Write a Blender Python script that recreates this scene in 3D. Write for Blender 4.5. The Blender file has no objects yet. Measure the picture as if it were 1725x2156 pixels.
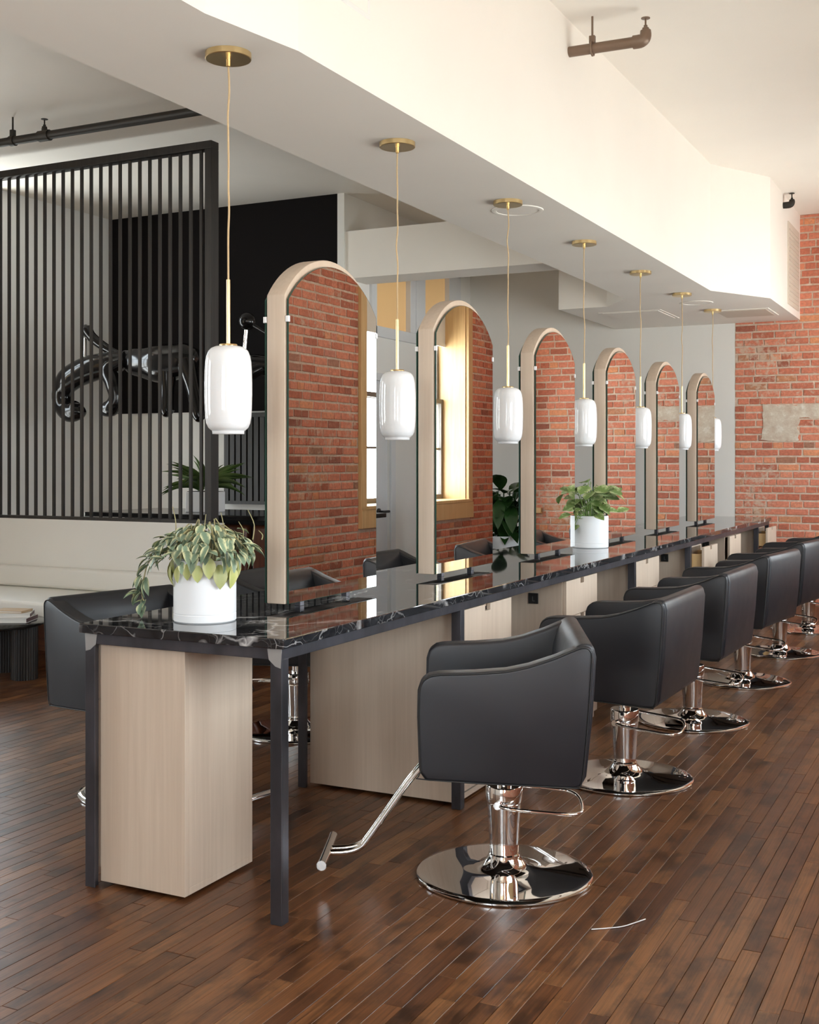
import bpy, bmesh, math, random
from mathutils import Vector, Matrix
random.seed(7)
R = math.radians
PI = math.pi
scene = bpy.context.scene
C = scene.collection

# ------------------------------------------------------------------ camera
cam = bpy.data.cameras.new('camera')
cam.sensor_fit = 'HORIZONTAL'; cam.sensor_width = 36.0
cam.lens = 36.0 * 2490 / 1725
cam.shift_y = -108 / 1725
cam.clip_start = 0.05; cam.clip_end = 100
camo = bpy.data.objects.new('camera', cam); C.objects.link(camo)
camo.location = (0, 0, 1.4)
camo.rotation_euler = (R(90), 0, R(26.45))
scene.camera = camo

# ------------------------------------------------------------------ daylight, exposure
W = bpy.data.worlds.new('world'); scene.world = W
W.use_nodes = True
bg = W.node_tree.nodes['Background']
wn = W.node_tree.nodes; wl = W.node_tree.links
_tc = wn.new('ShaderNodeTexCoord'); _sp = wn.new('ShaderNodeSeparateXYZ'); _rp = wn.new('ShaderNodeValToRGB')
wl.new(_tc.outputs['Generated'], _sp.inputs[0]); wl.new(_sp.outputs[2], _rp.inputs[0]); wl.new(_rp.outputs[0], bg.inputs[0])
_rp.color_ramp.elements[0].position = 0.0; _rp.color_ramp.elements[0].color = (0.88, 0.89, 0.88, 1)   # street below the horizon
_rp.color_ramp.elements[1].position = 0.04; _rp.color_ramp.elements[1].color = (0.90, 0.965, 1.03, 1)   # overcast sky
bg.inputs[1].default_value = 17.0
scene.view_settings.view_transform = 'Standard'
scene.view_settings.look = 'None'
scene.view_settings.gamma = 1.0
scene.view_settings.use_curve_mapping = False
scene.view_settings.exposure = 0.0
scene.cycles.use_denoising = True
scene.cycles.max_bounces = 14
scene.cycles.diffuse_bounces = 7
scene.cycles.glossy_bounces = 7
scene.cycles.transparent_max_bounces = 12
scene.cycles.sample_clamp_indirect = 8.0
scene.cycles.caustics_reflective = False
scene.cycles.caustics_refractive = False

# room measures
CEIL = 3.78        # ceiling
SOF = 2.764        # underside of dropped beam
WX = 0.36          # inner face of window wall
FY = 11.95         # far wall
LX = -7.85         # left wall
BY = -3.2          # wall behind the camera
WIN = [(8.9, 11.1), (5.3, 7.5), (1.7, 3.9), (-1.9, 0.3)]
WZ0, WZ1 = 1.0, 3.3
LWIN_ADDED = [(0.2, 2.0), (3.4, 4.4), (6.985, 7.63)]          # y ranges of unseen left wall windows, added to bring in light
BWIN = [(-1.9, -0.1)]      # x ranges in the wall behind the camera

# ------------------------------------------------------------------ materials
def mat(name):
    m = bpy.data.materials.new(name); m.use_nodes = True
    nt = m.node_tree
    return m, nt, nt.nodes['Principled BSDF']

def N(nt, typ, **kw):
    n = nt.nodes.new(typ)
    for k, v in kw.items(): setattr(n, k, v)
    return n

def simple(name, col, rough=0.5, metal=0.0, spec=0.5, coat=0.0):
    m, nt, b = mat(name)
    b.inputs['Base Color'].default_value = (*col, 1)
    b.inputs['Roughness'].default_value = rough
    b.inputs['Metallic'].default_value = metal
    b.inputs['Specular IOR Level'].default_value = spec
    b.inputs['Coat Weight'].default_value = coat
    return m

def ramp(nt, stops):
    r = N(nt, 'ShaderNodeValToRGB')
    e = r.color_ramp.elements
    while len(e) > 1: e.remove(e[-1])
    e[0].position, e[0].color = stops[0][0], (*stops[0][1], 1)
    for p, c in stops[1:]:
        x = e.new(p); x.color = (*c, 1)
    return r

def noise(nt, vec, scale, detail=4, rough=0.55, dist=0.0):
    n = N(nt, 'ShaderNodeTexNoise')
    n.inputs['Scale'].default_value = scale; n.inputs['Detail'].default_value = detail
    n.inputs['Roughness'].default_value = rough; n.inputs['Distortion'].default_value = dist
    if vec is not None: nt.links.new(vec, n.inputs['Vector'])
    return n

def mapping(nt, vec, scale=(1, 1, 1), rot=(0, 0, 0), loc=(0, 0, 0)):
    n = N(nt, 'ShaderNodeMapping')
    n.inputs['Scale'].default_value = scale; n.inputs['Rotation'].default_value = rot
    n.inputs['Location'].default_value = loc
    nt.links.new(vec, n.inputs['Vector'])
    return n.outputs[0]

def worldpos(nt):
    return N(nt, 'ShaderNodeNewGeometry').outputs['Position']

def mixc(nt, fac, a, b, typ='MIX'):
    n = N(nt, 'ShaderNodeMix', data_type='RGBA', blend_type=typ)
    for sock, v in ((n.inputs[0], fac), (n.inputs[6], a), (n.inputs[7], b)):
        if isinstance(v, (int, float)): sock.default_value = v
        elif isinstance(v, tuple): sock.default_value = (*v, 1)
        else: nt.links.new(v, sock)
    return n.outputs[2]

def math_(nt, op, a, b=None, clamp=False):
    n = N(nt, 'ShaderNodeMath', operation=op, use_clamp=clamp)
    for i, v in enumerate((a, b)):
        if v is None: continue
        if isinstance(v, (int, float)): n.inputs[i].default_value = v
        else: nt.links.new(v, n.inputs[i])
    return n.outputs[0]

def bump(nt, b, h, strength=0.2, dist=0.01):
    n = N(nt, 'ShaderNodeBump')
    n.inputs['Strength'].default_value = strength; n.inputs['Distance'].default_value = dist
    nt.links.new(h, n.inputs['Height']); nt.links.new(n.outputs[0], b.inputs['Normal'])

def rnd_value(nt):
    """one random number per piece: per object, or per face attribute on joined pieces"""
    oi = N(nt, 'ShaderNodeObjectInfo').outputs['Random']
    at = N(nt, 'ShaderNodeAttribute', attribute_name='piece').outputs['Fac']
    return math_(nt, 'FRACT', math_(nt, 'ADD', oi, at))

def m_floor():
    m, nt, b = mat('dark stained floorboards')
    r = rnd_value(nt)
    p = worldpos(nt)
    off = N(nt, 'ShaderNodeCombineXYZ'); nt.links.new(math_(nt, 'MULTIPLY', r, 37.0), off.inputs[2])
    nt.links.new(math_(nt, 'MULTIPLY', r, 91.0), off.inputs[1])
    va = N(nt, 'ShaderNodeVectorMath', operation='ADD'); nt.links.new(p, va.inputs[0]); nt.links.new(off.outputs[0], va.inputs[1])
    v = va.outputs[0]
    base = ramp(nt, [(0, (0.092, 0.035, 0.0140)), (0.3, (0.118, 0.046, 0.0175)), (0.6, (0.140, 0.056, 0.0210)), (0.85, (0.165, 0.068, 0.025)), (1, (0.205, 0.090, 0.034))])
    nt.links.new(r, base.inputs[0])
    grain = noise(nt, mapping(nt, v, (150, 3.2, 1)), 1.0, 6, 0.68, 0.5)
    g = ramp(nt, [(0.30, (0.42, 0.38, 0.36)), (0.52, (0.98, 0.98, 0.98)), (0.72, (1.4, 1.34, 1.22))]); nt.links.new(grain.outputs[0], g.inputs[0])
    c = mixc(nt, 1.0, base.outputs[0], g.outputs[0], 'MULTIPLY')
    blot = noise(nt, mapping(nt, v, (9, 4.5, 1)), 1.0, 5, 0.62, 0.3)
    bl = ramp(nt, [(0.36, (0.26, 0.23, 0.22)), (0.52, (1, 1, 1)), (0.75, (1.15, 1.12, 1.08))]); nt.links.new(blot.outputs[0], bl.inputs[0])
    c = mixc(nt, 0.85, c, bl.outputs[0], 'MULTIPLY')
    nt.links.new(c, b.inputs['Base Color'])
    rr = noise(nt, p, 7.0, 3)
    mr = N(nt, 'ShaderNodeMapRange'); mr.inputs[3].default_value = 0.24; mr.inputs[4].default_value = 0.40
    nt.links.new(rr.outputs[0], mr.inputs[0]); nt.links.new(mr.outputs[0], b.inputs['Roughness'])
    b.inputs['Specular IOR Level'].default_value = 0.5
    bump(nt, b, grain.outputs[0], 0.06, 0.003)
    return m

def m_maple(name='pale maple', light=(0.60, 0.485, 0.380), dark=(0.53, 0.420, 0.322), vert=True):
    m, nt, b = mat(name)
    p = worldpos(nt)
    v = mapping(nt, p, (60, 60, 2.0) if vert else (60, 2.0, 60))
    n1 = noise(nt, v, 1.0, 5, 0.6, 0.3)
    n2 = noise(nt, mapping(nt, p, (6, 6, 1.2)), 1.0, 3, 0.5)
    f = math_(nt, 'ADD', math_(nt, 'MULTIPLY', n1.outputs[0], 0.65), math_(nt, 'MULTIPLY', n2.outputs[0], 0.35))
    r = ramp(nt, [(0.35, dark), (0.62, light)]); nt.links.new(f, r.inputs[0])
    nt.links.new(r.outputs[0], b.inputs['Base Color'])
    b.inputs['Roughness'].default_value = 0.42
    bump(nt, b, n1.outputs[0], 0.04, 0.002)
    return m

def m_marble():
    m, nt, b = mat('black marble with white veins')
    p = worldpos(nt)
    warp = noise(nt, p, 3.0, 4, 0.6)
    vm = N(nt, 'ShaderNodeVectorMath', operation='MULTIPLY_ADD')
    nt.links.new(warp.outputs['Color'], vm.inputs[0]); vm.inputs[1].default_value = (0.35, 0.35, 0.35); nt.links.new(p, vm.inputs[2])
    def veins(scale, lo, hi, rot):
        vo = N(nt, 'ShaderNodeTexVoronoi', feature='DISTANCE_TO_EDGE')
        vo.inputs['Scale'].default_value = scale
        nt.links.new(mapping(nt, vm.outputs[0], (1.0, 0.42, 1.0), (0, 0, rot)), vo.inputs['Vector'])
        r = ramp(nt, [(0.0, (hi,) * 3), (lo, (0, 0, 0))]); nt.links.new(vo.outputs[0], r.inputs[0])
        return r.outputs[0]
    mask = noise(nt, p, 2.3, 3, 0.5)
    mk = ramp(nt, [(0.47, (0, 0, 0)), (0.64, (1, 1, 1))]); nt.links.new(mask.outputs[0], mk.inputs[0])
    mask2 = noise(nt, mapping(nt, p, loc=(4, 9, 2)), 3.1, 3, 0.5)
    mk2 = ramp(nt, [(0.44, (0, 0, 0)), (0.62, (1, 1, 1))]); nt.links.new(mask2.outputs[0], mk2.inputs[0])
    v1 = mixc(nt, 1.0, veins(3.2, 0.042, 1.0, 0.5), mk.outputs[0], 'MULTIPLY')
    v2 = mixc(nt, 1.0, veins(9.0, 0.026, 0.5, -0.3), mk2.outputs[0], 'MULTIPLY')
    v3 = mixc(nt, 1.0, veins(26.0, 0.045, 0.22, 0.9), mk.outputs[0], 'MULTIPLY')
    s = mixc(nt, 1.0, mixc(nt, 1.0, v1, v2, 'ADD'), v3, 'ADD')
    base = noise(nt, p, 25, 4)
    br = ramp(nt, [(0.3, (0.008, 0.008, 0.009)), (0.75, (0.028, 0.028, 0.031))]); nt.links.new(base.outputs[0], br.inputs[0])
    sb = N(nt, 'ShaderNodeSeparateColor'); nt.links.new(s, sb.inputs[0])
    c = mixc(nt, math_(nt, 'MINIMUM', sb.outputs[0], 1.0), br.outputs[0], (0.62, 0.60, 0.59))
    nt.links.new(c, b.inputs['Base Color'])
    b.inputs['Roughness'].default_value = 0.03
    b.inputs['IOR'].default_value = 1.75
    return m

def m_steel():
    m, nt, b = mat('raw blackened steel')
    p = worldpos(nt)
    n = noise(nt, mapping(nt, p, (8, 8, 3)), 1.0, 4)
    r = ramp(nt, [(0.3, (0.055, 0.054, 0.060)), (0.7, (0.115, 0.112, 0.130))]); nt.links.new(n.outputs[0], r.inputs[0])
    nt.links.new(r.outputs[0], b.inputs['Base Color'])
    b.inputs['Metallic'].default_value = 0.75; b.inputs['Roughness'].default_value = 0.36
    return m

def m_leather():
    m, nt, b = mat('black leather')
    b.inputs['Base Color'].default_value = (0.0105, 0.0108, 0.0140, 1)
    b.inputs['Specular IOR Level'].default_value = 0.55
    p = worldpos(nt)
    vo = N(nt, 'ShaderNodeTexVoronoi'); vo.inputs['Scale'].default_value = 420
    nt.links.new(p, vo.inputs['Vector'])
    n = noise(nt, p, 9, 3)
    mr = N(nt, 'ShaderNodeMapRange'); mr.inputs[3].default_value = 0.36; mr.inputs[4].default_value = 0.50
    nt.links.new(n.outputs[0], mr.inputs[0]); nt.links.new(mr.outputs[0], b.inputs['Roughness'])
    bump(nt, b, vo.outputs[0], 0.05, 0.001)
    return m

def m_paint(name, col, rough=0.6):
    m, nt, b = mat(name)
    p = worldpos(nt)
    n = noise(nt, p, 1.3, 3)
    r = ramp(nt, [(0.3, tuple(c * 0.965 for c in col)), (0.7, col)]); nt.links.new(n.outputs[0], r.inputs[0])
    nt.links.new(r.outputs[0], b.inputs['Base Color'])
    b.inputs['Roughness'].default_value = rough
    b.inputs['Specular IOR Level'].default_value = 0.3
    n2 = noise(nt, p, 60, 3); bump(nt, b, n2.outputs[0], 0.03, 0.002)
    return m

def m_brick():
    m, nt, b = mat('old red brick')
    r = rnd_value(nt); p = worldpos(nt)
    base = ramp(nt, [(0, (0.34, 0.125, 0.085)), (0.08, (0.52, 0.165, 0.10)), (0.45, (0.66, 0.235, 0.150)), (0.8, (0.72, 0.275, 0.175)), (0.93, (0.74, 0.32, 0.16)), (0.975, (0.36, 0.18, 0.12)), (1, (0.66, 0.26, 0.19))])
    nt.links.new(r, base.inputs[0])
    n = noise(nt, p, 38, 5, 0.65)
    g = ramp(nt, [(0.3, (0.72, 0.70, 0.68)), (0.65, (1.08, 1.06, 1.04))]); nt.links.new(n.outputs[0], g.inputs[0])
    c = mixc(nt, 1.0, base.outputs[0], g.outputs[0], 'MULTIPLY')
    big = noise(nt, p, 1.7, 3); bgm = noise(nt, p, 21, 5, 0.7)
    f = math_(nt, 'MULTIPLY', big.outputs[0], bgm.outputs[0])
    fr = ramp(nt, [(0.295, (0, 0, 0)), (0.39, (1, 1, 1))]); nt.links.new(f, fr.inputs[0])
    c = mixc(nt, math_(nt, 'MULTIPLY', fr.outputs[0], 0.75), c, (0.60, 0.47, 0.36))
    nt.links.new(c, b.inputs['Base Color'])
    b.inputs['Roughness'].default_value = 0.75; b.inputs['Specular IOR Level'].default_value = 0.3
    bump(nt, b, n.outputs[0], 0.5, 0.006)
    return m

def m_mortar():
    m, nt, b = mat('lime mortar')
    p = worldpos(nt)
    n = noise(nt, p, 24, 5, 0.65)
    r = ramp(nt, [(0.3, (0.50, 0.37, 0.28)), (0.55, (0.63, 0.49, 0.385)), (0.75, (0.76, 0.65, 0.54))]); nt.links.new(n.outputs[0], r.inputs[0])
    nt.links.new(r.outputs[0], b.inputs['Base Color']); b.inputs['Roughness'].default_value = 0.9
    bump(nt, b, n.outputs[0], 0.6, 0.01)
    return m

def m_leaf(name, mid, edge, w0=0.2, w1=0.42, stripe=0.0, rough=0.45):
    m, nt, b = mat(name)
    oc = N(nt, 'ShaderNodeTexCoord').outputs['Object']
    sx = N(nt, 'ShaderNodeSeparateXYZ'); nt.links.new(oc, sx.inputs[0])
    ax = math_(nt, 'ABSOLUTE', sx.outputs[0])
    n = noise(nt, oc, 6, 3)
    f = math_(nt, 'ADD', ax, math_(nt, 'MULTIPLY', math_(nt, 'SUBTRACT', n.outputs[0], 0.5), 0.22 + stripe))
    r = ramp(nt, [(w0, mid), (w1, edge)]); nt.links.new(f, r.inputs[0])
    oi = N(nt, 'ShaderNodeObjectInfo').outputs['Random']
    v = N(nt, 'ShaderNodeMapRange'); v.inputs[3].default_value = 0.65; v.inputs[4].default_value = 1.25
    nt.links.new(oi, v.inputs[0])
    hsv = N(nt, 'ShaderNodeHueSaturation'); nt.links.new(r.outputs[0], hsv.inputs['Color']); nt.links.new(v.outputs[0], hsv.inputs['Value'])
    nt.links.new(hsv.outputs[0], b.inputs['Base Color'])
    b.inputs['Roughness'].default_value = rough
    return m

def m_glass():
    m, nt, b = mat('window glass')
    nt.nodes.remove(b)
    t = N(nt, 'ShaderNodeBsdfTransparent'); t.inputs[0].default_value = (0.96, 0.98, 0.98, 1)
    g = N(nt, 'ShaderNodeBsdfGlossy'); g.inputs['Roughness'].default_value = 0.0
    lw = N(nt, 'ShaderNodeLayerWeight'); lw.inputs[0].default_value = 0.5
    fr = math_(nt, 'ADD', math_(nt, 'MULTIPLY', math_(nt, 'POWER', lw.outputs['Facing'], 5.0), 0.8), 0.04)
    mx = N(nt, 'ShaderNodeMixShader')
    nt.links.new(fr, mx.inputs[0]); nt.links.new(t.outputs[0], mx.inputs[1]); nt.links.new(g.outputs[0], mx.inputs[2])
    nt.links.new(mx.outputs[0], nt.nodes['Material Output'].inputs[0])
    return m

def m_opal():
    m, nt, b = mat('opal glass')
    b.inputs['Base Color'].default_value = (0.86, 0.87, 0.885, 1)
    b.inputs['Roughness'].default_value = 0.06
    b.inputs['Subsurface Weight'].default_value = 0.35
    b.inputs['Subsurface Radius'].default_value = (0.05, 0.05, 0.05)
    b.inputs['Subsurface Scale'].default_value = 0.5
    return m

def m_wood(name, light, dark, scale=(3, 30, 30), rough=0.4):
    m, nt, b = mat(name)
    p = worldpos(nt)
    n1 = noise(nt, mapping(nt, p, scale), 1.0, 5, 0.6, 0.8)
    r = ramp(nt, [(0.32, dark), (0.66, light)]); nt.links.new(n1.outputs[0], r.inputs[0])
    nt.links.new(r.outputs[0], b.inputs['Base Color']); b.inputs['Roughness'].default_value = rough
    return m

M = {}
M['floor'] = m_floor()
M['maple'] = m_maple()
M['marble'] = m_marble()
M['steel'] = m_steel()
M['weld'] = simple('bright ground weld', (0.42, 0.41, 0.40), 0.4, 0.6)
M['leather'] = m_leather()
M['seam'] = simple('black piping', (0.012, 0.012, 0.012), 0.6)
M['chrome'] = simple('polished chrome', (0.86, 0.85, 0.84), 0.035, 1.0)
M['brass'] = simple('satin brass', (0.76, 0.57, 0.29), 0.28, 1.0)
M['cord'] = simple('tan fabric cord', (0.56, 0.40, 0.22), 0.7)
M['opal'] = m_opal()
M['wall'] = m_paint('warm white wall paint', (0.80, 0.79, 0.755))
M['ceil'] = m_paint('warm white ceiling paint', (0.86, 0.815, 0.745))
M['black_wall'] = simple('matt black wall paint', (0.006, 0.0045, 0.0045), 0.85, spec=0.15)
M['brick'] = m_brick()
M['mortar'] = m_mortar()
M['plaster'] = m_mortar()
M['plaster'].name = 'old plaster remains'
for _n in M['plaster'].node_tree.nodes:
    if _n.type == 'VALTORGB':
        for _e, _c in zip(_n.color_ramp.elements, ((0.50, 0.38, 0.29), (0.60, 0.52, 0.42), (0.76, 0.72, 0.64))): _e.color = (*_c, 1)
    if _n.type == 'TEX_NOISE': _n.inputs['Scale'].default_value = 14
M['pine'] = m_wood('amber varnished pine', (0.68, 0.46, 0.22), (0.58, 0.37, 0.165), (30, 30, 2))
M['sash'] = simple('grey brown window sash', (0.16, 0.14, 0.12), 0.5)
M['shade'] = simple('off white roller blind', (0.72, 0.70, 0.65), 0.8)
M['glass'] = m_glass()
M['mirror'] = simple('mirror silver', (0.90, 0.90, 0.89), 0.0, 1.0)
M['glass_edge'] = simple('green glass edge', (0.02, 0.06, 0.045), 0.1)
M['clip'] = simple('clear mirror clip', (0.80, 0.80, 0.80), 0.2)
M['pot'] = simple('matt white ceramic', (0.80, 0.81, 0.82), 0.45)
M['soil'] = simple('potting soil', (0.02, 0.014, 0.01), 0.95)
M['slat'] = m_wood('blackened wood slats', (0.024, 0.019, 0.016), (0.009, 0.0075, 0.007), (30, 30, 2), 0.5)
M['walnut'] = m_wood('dark walnut', (0.19, 0.058, 0.026), (0.10, 0.030, 0.014), (30, 30, 2), 0.35)
M['orange_wood'] = m_wood('orange stained wood', (0.24, 0.075, 0.022), (0.16, 0.045, 0.013), (3, 30, 30), 0.4)
M['bench'] = simple('white upholstery', (0.74, 0.73, 0.69), 0.5)
M['black_gloss'] = simple('glossy black lacquer', (0.006, 0.005, 0.005), 0.14, spec=0.4)
M['black_plastic'] = simple('black plastic', (0.008, 0.008, 0.008), 0.4)
M['black_mark'] = simple('grey socket slots', (0.10, 0.10, 0.10), 0.5)
M['pipe'] = simple('brown sprinkler pipe', (0.20, 0.135, 0.095), 0.45, 0.3)
M['dark_pipe'] = simple('blackened sprinkler pipe', (0.022, 0.018, 0.014), 0.5, 0.3)
M['grille'] = simple('beige grille', (0.62, 0.54, 0.45), 0.6)
M['amber'] = simple('amber lit glass', (0.72, 0.47, 0.22), 0.25)
M['amber'].node_tree.nodes['Principled BSDF'].inputs['Emission Color'].default_value = (0.75, 0.46, 0.20, 1)
M['amber'].node_tree.nodes['Principled BSDF'].inputs['Emission Strength'].default_value = 0.25
M['door'] = m_paint('pale grey door paint', (0.70, 0.71, 0.72), 0.4)
M['pep'] = m_leaf('variegated trailing leaf', (0.18, 0.255, 0.165), (0.68, 0.66, 0.38), 0.13, 0.34)
M['pep_y'] = m_leaf('yellowed trailing leaf', (0.42, 0.44, 0.14), (0.60, 0.57, 0.27), 0.1, 0.45)
M['mon'] = m_leaf('marbled vine leaf', (0.15, 0.24, 0.06), (0.52, 0.58, 0.30), 0.08, 0.42, 0.7)
M['dark_leaf'] = m_leaf('dark glossy leaf', (0.016, 0.045, 0.010), (0.035, 0.075, 0.018), 0.1, 0.5, 0.3, 0.22)
M['spiky'] = m_leaf('strappy green leaf', (0.07, 0.125, 0.028), (0.15, 0.20, 0.06), 0.1, 0.45)
M['stem'] = simple('pale green stem', (0.30, 0.26, 0.12), 0.6)
M['paper'] = simple('book paper', (0.72, 0.71, 0.68), 0.7)
M['book_dark'] = simple('plum book cover', (0.10, 0.045, 0.05), 0.5)
M['book_tan'] = simple('tan book cover', (0.50, 0.36, 0.22), 0.6)
M['thread'] = simple('white thread', (0.75, 0.75, 0.75), 0.5)

# ------------------------------------------------------------------ mesh helpers
class MB:
    def __init__(s): s.v = []; s.f = []; s.val = []
    def add(s, vs, fs, val=0.0):
        o = len(s.v); s.v += [tuple(x) for x in vs]; s.f += [tuple(i + o for i in f) for f in fs]; s.val += [val] * len(fs)
        return s
    def box(s, x0, x1, y0, y1, z0, z1, val=0.0):
        vs = [(x, y, z) for z in (z0, z1) for y in (y0, y1) for x in (x0, x1)]
        return s.add(vs, [(0, 2, 3, 1), (4, 5, 7, 6), (0, 1, 5, 4), (2, 6, 7, 3), (0, 4, 6, 2), (1, 3, 7, 5)], val)
    def prism(s, pts, axis, a, b):
        """polygon pts (2-D) extruded along axis from a to b"""
        def P(p, t):
            if axis == 'x': return (t, p[0], p[1])
            if axis == 'y': return (p[0], t, p[1])
            return (p[0], p[1], t)
        n = len(pts)
        vs = [P(p, a) for p in pts] + [P(p, b) for p in pts]
        fs = [tuple(range(n))[::-1], tuple(range(n, 2 * n))] + [(i, (i + 1) % n, n + (i + 1) % n, n + i) for i in range(n)]
        return s.add(vs, fs)
    def lathe(s, prof, seg=48, c=(0, 0, 0)):
        o = []; n = len(prof)
        for k in range(seg):
            t = 2 * PI * k / seg
            o += [(c[0] + r * math.cos(t), c[1] + r * math.sin(t), c[2] + z) for r, z in prof]
        fs = []
        for k in range(seg):
            k2 = (k + 1) % seg
            for i in range(n - 1):
                fs.append((k * n + i, k2 * n + i, k2 * n + i + 1, k * n + i + 1))
        if prof[0][0] > 1e-6: fs.append(tuple(k * n for k in range(seg))[::-1])
        if prof[-1][0] > 1e-6: fs.append(tuple(k * n + n - 1 for k in range(seg)))
        return s.add(o, fs)
    def tube(s, pts, rad, seg=10, smooth=0, closed=False):
        pts = [Vector(p) for p in pts]
        rads = list(rad) if isinstance(rad, (list, tuple)) else [rad] * len(pts)
        if smooth:
            q, rr = [], []
            n = len(pts)
            last = n if closed else n - 1
            for i in range(last):
                if closed: p0, p1, p2, p3 = pts[(i - 1) % n], pts[i], pts[(i + 1) % n], pts[(i + 2) % n]
                else: p0, p1, p2, p3 = pts[max(i - 1, 0)], pts[i], pts[i + 1], pts[min(i + 2, n - 1)]
                r1, r2 = rads[i], rads[(i + 1) % n]
                for k in range(smooth):
                    t = k / smooth
                    q.append(0.5 * ((2 * p1) + (p2 - p0) * t + (2 * p0 - 5 * p1 + 4 * p2 - p3) * t * t + (3 * p1 - p0 - 3 * p2 + p3) * t ** 3))
                    tt = t * t * (3 - 2 * t); rr.append(r1 * (1 - tt) + r2 * tt)
            if not closed: q.append(pts[-1]); rr.append(rads[-1])
            pts, rads = q, rr
        n = len(pts)
        tan = []
        for i in range(n):
            if closed: d = pts[(i + 1) % n] - pts[i - 1]
            else: d = pts[min(i + 1, n - 1)] - pts[max(i - 1, 0)]
            tan.append(d.normalized() if d.length > 1e-9 else Vector((0, 0, 1)))
        u = tan[0].orthogonal().normalized()
        vs = []
        for i in range(n):
            u = (u - tan[i] * u.dot(tan[i]))
            u = u.normalized() if u.length > 1e-6 else tan[i].orthogonal().normalized()
            w = tan[i].cross(u)
            for k in range(seg):
                t = 2 * PI * k / seg
                vs.append(pts[i] + (u * math.cos(t) + w * math.sin(t)) * rads[i])
        fs = []
        for i in range(n if closed else n - 1):
            j = (i + 1) % n
            for k in range(seg):
                fs.append((i * seg + k, i * seg + (k + 1) % seg, j * seg + (k + 1) % seg, j * seg + k))
        if not closed:
            fs.append(tuple(range(seg))[::-1]); fs.append(tuple((n - 1) * seg + k for k in range(seg)))
        return s.add(vs, fs)
    def mesh(s, name):
        me = bpy.data.meshes.new(name)
        me.from_pydata(s.v, [], s.f); me.update()
        if any(s.val):
            a = me.attributes.new('piece', 'FLOAT', 'FACE')
            a.data.foreach_set('value', s.val)
        return me

def link(name, me, m, parent=None, smooth=None, bev=0.0, seg=2, recalc=True):
    if recalc:
        bm = bmesh.new(); bm.from_mesh(me)
        bmesh.ops.recalc_face_normals(bm, faces=bm.faces)
        if bev > 0:
            es = [e for e in bm.edges if len(e.link_faces) == 2 and e.calc_face_angle(0) > R(28)]
            bmesh.ops.bevel(bm, geom=es, offset=bev, segments=seg, profile=0.5, affect='EDGES', clamp_overlap=True)
        bm.to_mesh(me); bm.free()
    if smooth is not None:
        me.polygons.foreach_set('use_smooth', [True] * len(me.polygons))
        if smooth < 180: me.set_sharp_from_angle(angle=R(smooth))
    me.materials.append(M[m])
    o = bpy.data.objects.new(name, me); C.objects.link(o)
    if parent is not None: o.parent = parent
    return o

def obj(name, mb, m, parent=None, smooth=None, bev=0.0, seg=2):
    return link(name, mb.mesh(name), m, parent, smooth, bev, seg)

def tag(o, label=None, cat=None, group=None, kind=None):
    if label: o['label'] = label
    if cat: o['category'] = cat
    if group: o['group'] = group
    if kind: o['kind'] = kind
    return o

def thing(name, label=None, cat=None, loc=(0, 0, 0), rz=0.0, group=None, kind=None):
    o = bpy.data.objects.new(name, None); C.objects.link(o)
    o.location = loc; o.rotation_euler = (0, 0, rz)
    o.empty_display_size = 0.1
    return tag(o, label, cat, group, kind)

def copy_tree(o, parent=None):
    c = o.copy(); C.objects.link(c)
    if parent is not None: c.parent = parent
    for ch in list(o.children): copy_tree(ch, c)
    return c

# projected size, only used to choose which floorboards / bricks are picked out one by one
_s, _c = math.sin(R(26.45)), math.cos(R(26.45))
def seen(x, y, z):
    d = -_s * x + _c * y
    if d < 0.3: return None
    return (862.5 + 2490 * (_c * x + _s * y) / d, 970 + (1.4 - z) * 2490 / d, d)

# ------------------------------------------------------------------ floor
fl = obj('floor', MB().box(LX - 0.4, WX + 0.4, BY - 0.3, FY + 0.2, -0.15, -0.006), 'black_wall')
tag(fl, 'dark stained hardwood strip floor', None, kind='structure')
BW = 0.0545
boards = []
x = LX
rf = random.Random(3)
while x < WX + 0.02:
    y = BY - rf.random() * 0.8
    while y < FY:
        ln = rf.choice((0.32, 0.45, 0.55, 0.7, 0.85, 1.0)) * (0.9 + 0.3 * rf.random())
        boards.append((x, max(y, BY), ln if y >= BY else ln - (BY - y)))
        y += ln
    x += BW
boards = [(bx, by, min(bl, FY - by)) for bx, by, bl in boards if bl > 0.05 and FY - by > 0.03]
def board_score(b):
    p = seen(b[0] + BW / 2, b[1] + b[2] / 2, 0)
    if p is None or not (-30 < p[0] < 1755) or not (1000 < p[1] < 2200): return 0
    if -2.65 < b[0] < -1.95 and b[1] > 4.3: return 0
    q = seen(b[0], b[1], 0); t = seen(b[0] + BW, b[1] + b[2], 0)
    if q is None or t is None: return 0
    return b[2] / (p[2] ** 3)
order = sorted(boards, key=board_score, reverse=True)
near = order[:300]; rest = order[300:]
unit = MB(); e = 0.02
unit.add([(0.012, 0.0012, -0.006), (0.988, 0.0012, -0.006), (0.988, 0.9988, -0.006), (0.012, 0.9988, -0.006),
          (0.012, 0.0012, -0.001), (0.988, 0.0012, -0.001), (0.988, 0.9988, -0.001), (0.012, 0.9988, -0.001),
          (0.03, 0.003, 0), (0.97, 0.003, 0), (0.97, 0.997, 0), (0.03, 0.997, 0)],
         [(0, 1, 5, 4), (1, 2, 6, 5), (2, 3, 7, 6), (3, 0, 4, 7), (4, 5, 9, 8), (5, 6, 10, 9), (6, 7, 11, 10), (7, 4, 8, 11), (8, 9, 10, 11)])
ume = unit.mesh('floor_board'); ume.materials.append(M['floor'])
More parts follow.
